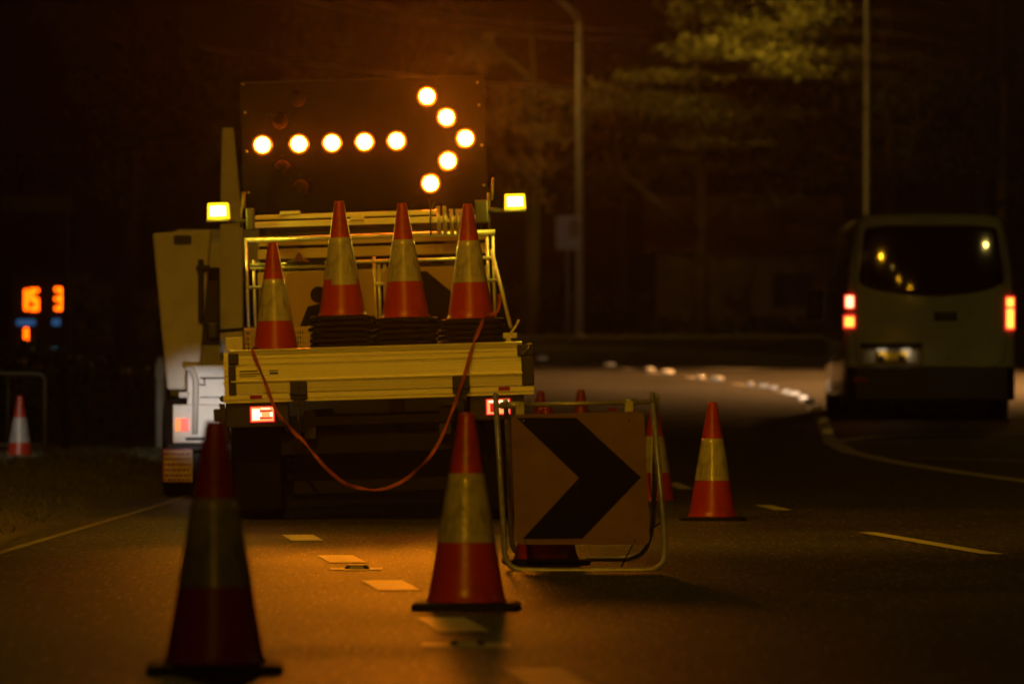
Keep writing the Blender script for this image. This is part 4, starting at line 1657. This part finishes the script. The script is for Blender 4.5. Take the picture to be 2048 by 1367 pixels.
tree(tx, 158, 10.5, 'brown thin tree with bare branches just right of the arrow board',
     rel(tx, 158, [(1040, 190, 45, 16, 0), (1010, 240, 40, 20, 0), (1090, 270, 50, 14, -2), (1070, 330, 55, 16, -1), (1130, 200, 45, 14, 0), (960, 110, 30, 14, 0), (1180, 190, 40, 14, 0), (1040, 400, 55, 22, 0)]), M['leaf_c'], per=330,
     limbs=(([P(1060, 300, 158) - Vector((tx, 158, zground(tx, 158))), P(1050, 150, 157) - Vector((tx, 158, zground(tx, 158))), P(985, 95, 157) - Vector((tx, 158, zground(tx, 158))), P(970, 60, 157) - Vector((tx, 158, zground(tx, 158)))], [0.12, 0.09, 0.07, 0.03]),))
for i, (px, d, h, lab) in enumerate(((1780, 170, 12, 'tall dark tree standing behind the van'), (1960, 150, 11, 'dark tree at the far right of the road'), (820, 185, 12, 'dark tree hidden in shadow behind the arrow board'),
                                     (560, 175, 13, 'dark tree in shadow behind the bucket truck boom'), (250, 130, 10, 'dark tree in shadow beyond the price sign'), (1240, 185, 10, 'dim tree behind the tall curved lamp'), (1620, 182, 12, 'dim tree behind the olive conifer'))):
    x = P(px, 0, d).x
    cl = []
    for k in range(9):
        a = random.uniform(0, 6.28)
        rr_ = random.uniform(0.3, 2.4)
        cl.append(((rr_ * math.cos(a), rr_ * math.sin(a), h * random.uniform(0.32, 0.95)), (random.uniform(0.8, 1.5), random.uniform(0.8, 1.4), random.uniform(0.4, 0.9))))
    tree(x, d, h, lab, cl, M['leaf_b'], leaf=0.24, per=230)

# ------------------------------------------------------------------ far sign, house, wall
sx, sy = P(1135, 0, 140).x, 140
t = thing('road_sign', (sx, sy, zground(sx, sy)), 'small pale rectangular sign on a post beside the tall curved lamp', 'road sign')
m = MB()
z0 = zground(sx, sy)
a, b = P(1112, 499, 140), P(1161, 431, 140)
oo = rounded_rect(a.x - sx, a.z - z0, b.x - sx, b.z - z0, 0.05)
m.prism([Vector((x, -0.05, z)) for x, z in oo], [Vector((x, -0.045, z)) for x, z in oo])
pn = m.build('sign_panel', M['sign_white'], t)
m = MB()
m.tube([(0, 0, -0.1), (0, 0, b.z - z0)], 0.04, 12)
m.build('post', M['pole'], t)
m = MB()
q = P(1148, 458, 140)
oo = [(q.x - sx + 0.14 * math.cos(6.283 * k / 20), q.z - z0 + 0.26 * math.sin(6.283 * k / 20)) for k in range(20)]
m.prism([Vector((x, -0.053, z)) for x, z in oo], [Vector((x, -0.0505, z)) for x, z in oo])
m.build('sign_symbol', M['sign_tan'], pn)

hx, hy = P(1370, 0, 172).x, 172.0
hz = zground(hx, hy)
t = thing('house', (hx, hy, hz), 'dim rendered house wall behind the dark trees', 'house')
m = MB()
m.box(-0.85, 0, 0, 4.5, 6, 2.6)
w_ = m.build('wall', M['brick'], t)
m = MB()
m.prism([Vector((-1.2, -0.4, 2.6)), Vector((4.9, -0.4, 2.6)), Vector((4.9, 3, 4.4)), Vector((-1.2, 3, 4.4))], [Vector((-1.2, 6.4, 2.6)), Vector((4.9, 6.4, 2.6)), Vector((4.9, 3.02, 4.4)), Vector((-1.2, 3.02, 4.4))])
m.build('roof', M['tiles'], t)
m = MB()
m.box(2.6, -0.03, 0.9, 3.9, -0.005, 2.0)
wd = m.build('window', M['dark_steel'], t)
m = MB()
m.box(2.68, -0.04, 0.98, 3.82, -0.033, 1.92)
m.build('pane', M['glass'], wd)
# hedge along the far verge: countless leaves, one mass
m = MB()
for k in range(9000):
    x = random.uniform(-14, 22)
    y = 176 + random.gauss(0, 0.6)
    z = zground(x, y) + random.uniform(0, 1.7 + 0.3 * math.sin(x * 1.3))
    if hx - 1 < x < hx + 5:
        y -= 5.5
        z = zground(x, y) + random.uniform(0, 0.6)
    n = Vector((random.gauss(0, 1), random.gauss(-0.5, 1), random.gauss(0.3, 1))).normalized()
    u = n.orthogonal().normalized()
    w = n.cross(u)
    s = 0.22 * random.uniform(0.6, 1.3)
    p = Vector((x, y, z))
    m._f([m.bm.verts.new(p - u * s * 0.5), m.bm.verts.new(p + w * s * 0.3), m.bm.verts.new(p + u * s * 0.5), m.bm.verts.new(p - w * s * 0.3)])
o = m.build('hedge', M['leaf_b'])
tag(o, 'low dark hedge along the far side of the bend', 'hedge')

m = MB()  # dark hedge added to cover ground lit by the bend lamp
for k in range(7000):
    x = random.uniform(-15, -3.9)
    y = 67 + random.gauss(0, 0.45)
    z = zground(x, y) + random.uniform(0, 1) ** 0.8 * (1.0 + 0.16 * math.sin(x * 2.1) + 0.1 * math.sin(x * 5.3))
    n = Vector((random.gauss(0, 1), random.gauss(-0.5, 1), random.gauss(0.3, 1))).normalized()
    u = n.orthogonal().normalized()
    w = n.cross(u)
    sz = 0.14 * random.uniform(0.6, 1.3)
    p = Vector((x, y, z))
    m._f([m.bm.verts.new(p - u * sz * 0.5), m.bm.verts.new(p + w * sz * 0.3), m.bm.verts.new(p + u * sz * 0.5), m.bm.verts.new(p - w * sz * 0.3)])
for k in range(22):
    xa = -15 + k * 0.5
    m.box(xa + 0.01, 66.75, zground(xa, 67) - 0.05, xa + 0.49, 67.25, zground(xa, 67) + 0.86 + 0.07 * math.sin(xa * 2.1))
o = m.build('hedge', M['leaf_b'])
tag(o, 'low hedge added to hide lit ground behind the verge barrier and white banded cone', 'hedge')

# ------------------------------------------------------------------ left side: price sign, street name sign, barrier
px_d = 105.0
gxp, gzp = P(85, 0, px_d).x, zground(P(85, 0, px_d).x, px_d)
t = thing('fuel_price_sign', (gxp, px_d, gzp), 'dark pylon with glowing red price digits and blue strips', 'price sign')


def G(px, py):
    p = P(px, py, px_d)
    return p.x - gxp, p.z - gzp


m = MB()
a, b = G(22, 735), G(142, 548)
m.box(a[0], 0, a[1], b[0], 0.25, b[1])
m.build('cabinet', M['black'], t, bevel=0.02)
m = MB()
for px in (40, 125):
    c = G(px, 735)
    m.box(c[0] - 0.06, 0.06, 0, c[0] + 0.06, 0.18, c[1] - 0.001)
m.build('post', M['dark_steel'], t)
SEG = {'1': 'bc', '5': 'afgcd', '3': 'abgcd', '9': 'abfgcd'}


def digit(ch, x0, x1, y0, y1, lean=0):
    m = MB()
    th = 7.0
    ym_ = (y0 + y1) / 2
    segs = {'a': (x0, y0, x1, y0 + th), 'g': (x0, ym_ - th / 2, x1, ym_ + th / 2), 'd': (x0, y1 - th, x1, y1), 'f': (x0, y0, x0 + th, ym_), 'e': (x0, ym_, x0 + th, y1), 'b': (x1 - th, y0, x1, ym_), 'c': (x1 - th, ym_, x1, y1)}
    for s in SEG[ch]:
        q = segs[s]
        k = 'abcdefg'.index(s) * 0.0012
        a, b = G(q[0], q[3]), G(q[2], q[1])
        m.box(a[0], -0.03 - k, a[1], b[0], -0.001, b[1])
    m.build('price_digit', M['digit'], t)


digit('1', 46, 56, 579, 620)
digit('5', 60, 77, 577, 621)
digit('3', 110, 128, 575, 620)
digit('1', 46, 56, 656, 687)
for (a, b, c, d_) in ((34, 639, 71, 650), (105, 638, 122, 650)):
    m = MB()
    q0, q1 = G(a, d_), G(c, b)
    xx = q0[0]
    while xx < q1[0] - 0.02:
        w = random.uniform(0.03, 0.05)
        m.box(xx, -0.012, q0[1], min(q1[0], xx + w), -0.001, q1[1])
        xx += w + 0.008
    m.build('fuel_label', M['blue_strip'], t)
m = MB()
q0, q1 = G(104, 708), G(130, 695)
m.box(q0[0], -0.012, q0[1], q1[0], -0.001, q1[1])
m.build('note_strip', M['teal_strip'], t)

sd = 62.0
x_, z_ = P(131, 0, sd).x, zground(P(131, 0, sd).x, sd)
t = thing('street_name_sign', (x_, sd, z_), 'dark post with an unlit street name blade near the top', 'street sign')
a = P(2, 424, sd)
b = P(148, 394, sd)
m = MB()
m.tube([(0, 0, -0.1), (0, 0, b.z - z_ + 0.05)], 0.035, 12)
m.build('post', M['dark_steel'], t)
m = MB()
m.box(a.x - x_, -0.05, a.z - z_, b.x - x_, -0.036, b.z - z_)
m.build('name_blade', pmat('unlit_blade', (0.05, 0.06, 0.06), 0.6), t, bevel=0.004)

bd_ = 57.5
x_, z_ = P(50, 0, bd_).x, zground(P(50, 0, bd_).x, bd_)
t = thing('tube_barrier', (x_, bd_, z_), 'yellow tube pedestrian barrier on the verge beside the white banded cone', 'barrier')
m = MB()
pts = [P(90, 912, bd_), P(90, 748, bd_), P(-60, 745, bd_), P(-60, 912, bd_)]
m.tube(round_path([p - Vector((x_, bd_, z_)) for p in pts], 0.08), 0.022, 10)
m.tube([p - Vector((x_, bd_, z_)) for p in (P(90, 890, bd_), P(-60, 888, bd_))], 0.016, 8)
m.build('frame', M['yellow_post'], t)
m = MB()
for k in range(3):
    px = -40 + 24 * k + 8
    m.tube([p - Vector((x_, bd_, z_)) for p in (P(px, 746, bd_), P(px, 889, bd_))], 0.009, 6)
m.build('bar', M['yellow_post'], t)
m = MB()
for px in (-55, 85):
    q = P(px, 914, bd_) - Vector((x_, bd_, z_))
    m.box(q.x - 0.03, -0.25, q.z - 0.03, q.x + 0.03, 0.25, q.z + 0.0)
m.build('foot', M['yellow_post'], t)

# pale post standing in for an unidentified pale blur left of the bucket
x_ = P(321, 0, 60).x
m = MB()
m.lathe([(0.05, 0), (0.05, 0.9), (0.035, 0.95), (0.01, 0.96)], 14)
m.box(-0.05, -0.056, 0.74, 0.05, -0.051, 0.88)
o = m.build('stand_in_post', M['sign_white'])
o.location = (x_, 60, zground(x_, 60))
tag(o, 'short pale post standing in for a faint blur left of the white bucket', 'stand-in post')

# ------------------------------------------------------------------ overhead wires
def wire(a, b, sag, r, label, n=24):
    m = MB()
    a, b = Vector(a), Vector(b)
    pts = []
    for k in range(n + 1):
        u = k / n
        p = a.lerp(b, u)
        p.z -= sag * 4 * u * (1 - u)
        pts.append(p)
    m.tube(pts, r, 6)
    o = m.build('power_line', M['pole'])
    tag(o, label, 'power line', 'power lines over the road')


wire(P(560, -30, 100), P(1300, 60, 112), 0.2, 0.022, 'upper overhead cable crossing above the arrow board')
wire(P(560, -12, 100.4), P(1300, 78, 112.4), 0.25, 0.022, 'second overhead cable crossing just under the upper one')
wire(P(400, 95, 104), P(1150, 178, 118), 0.1, 0.020, 'lowest overhead cable running behind the top of the arrow board')

# ------------------------------------------------------------------ night air
me = MB().box(-92, -162, -1.4, 92, 252, 20)
hm = bpy.data.materials.new('haze')
hm.use_nodes = True
ht = hm.node_tree
ht.nodes.clear()
ho = ht.nodes.new('ShaderNodeOutputMaterial')
pv = ht.nodes.new('ShaderNodeVolumePrincipled')
pv.inputs['Color'].default_value = (0.9, 0.9, 0.9, 1)
pv.inputs['Density'].default_value = 0.00026
pv.inputs['Anisotropy'].default_value = 0.86
ht.links.new(pv.outputs[0], ho.inputs['Volume'])
hz = me.build('haze', hm)
hz['kind'] = 'stuff'
hz['label'] = 'thin night haze glowing round the lamps'
hz['category'] = 'haze'
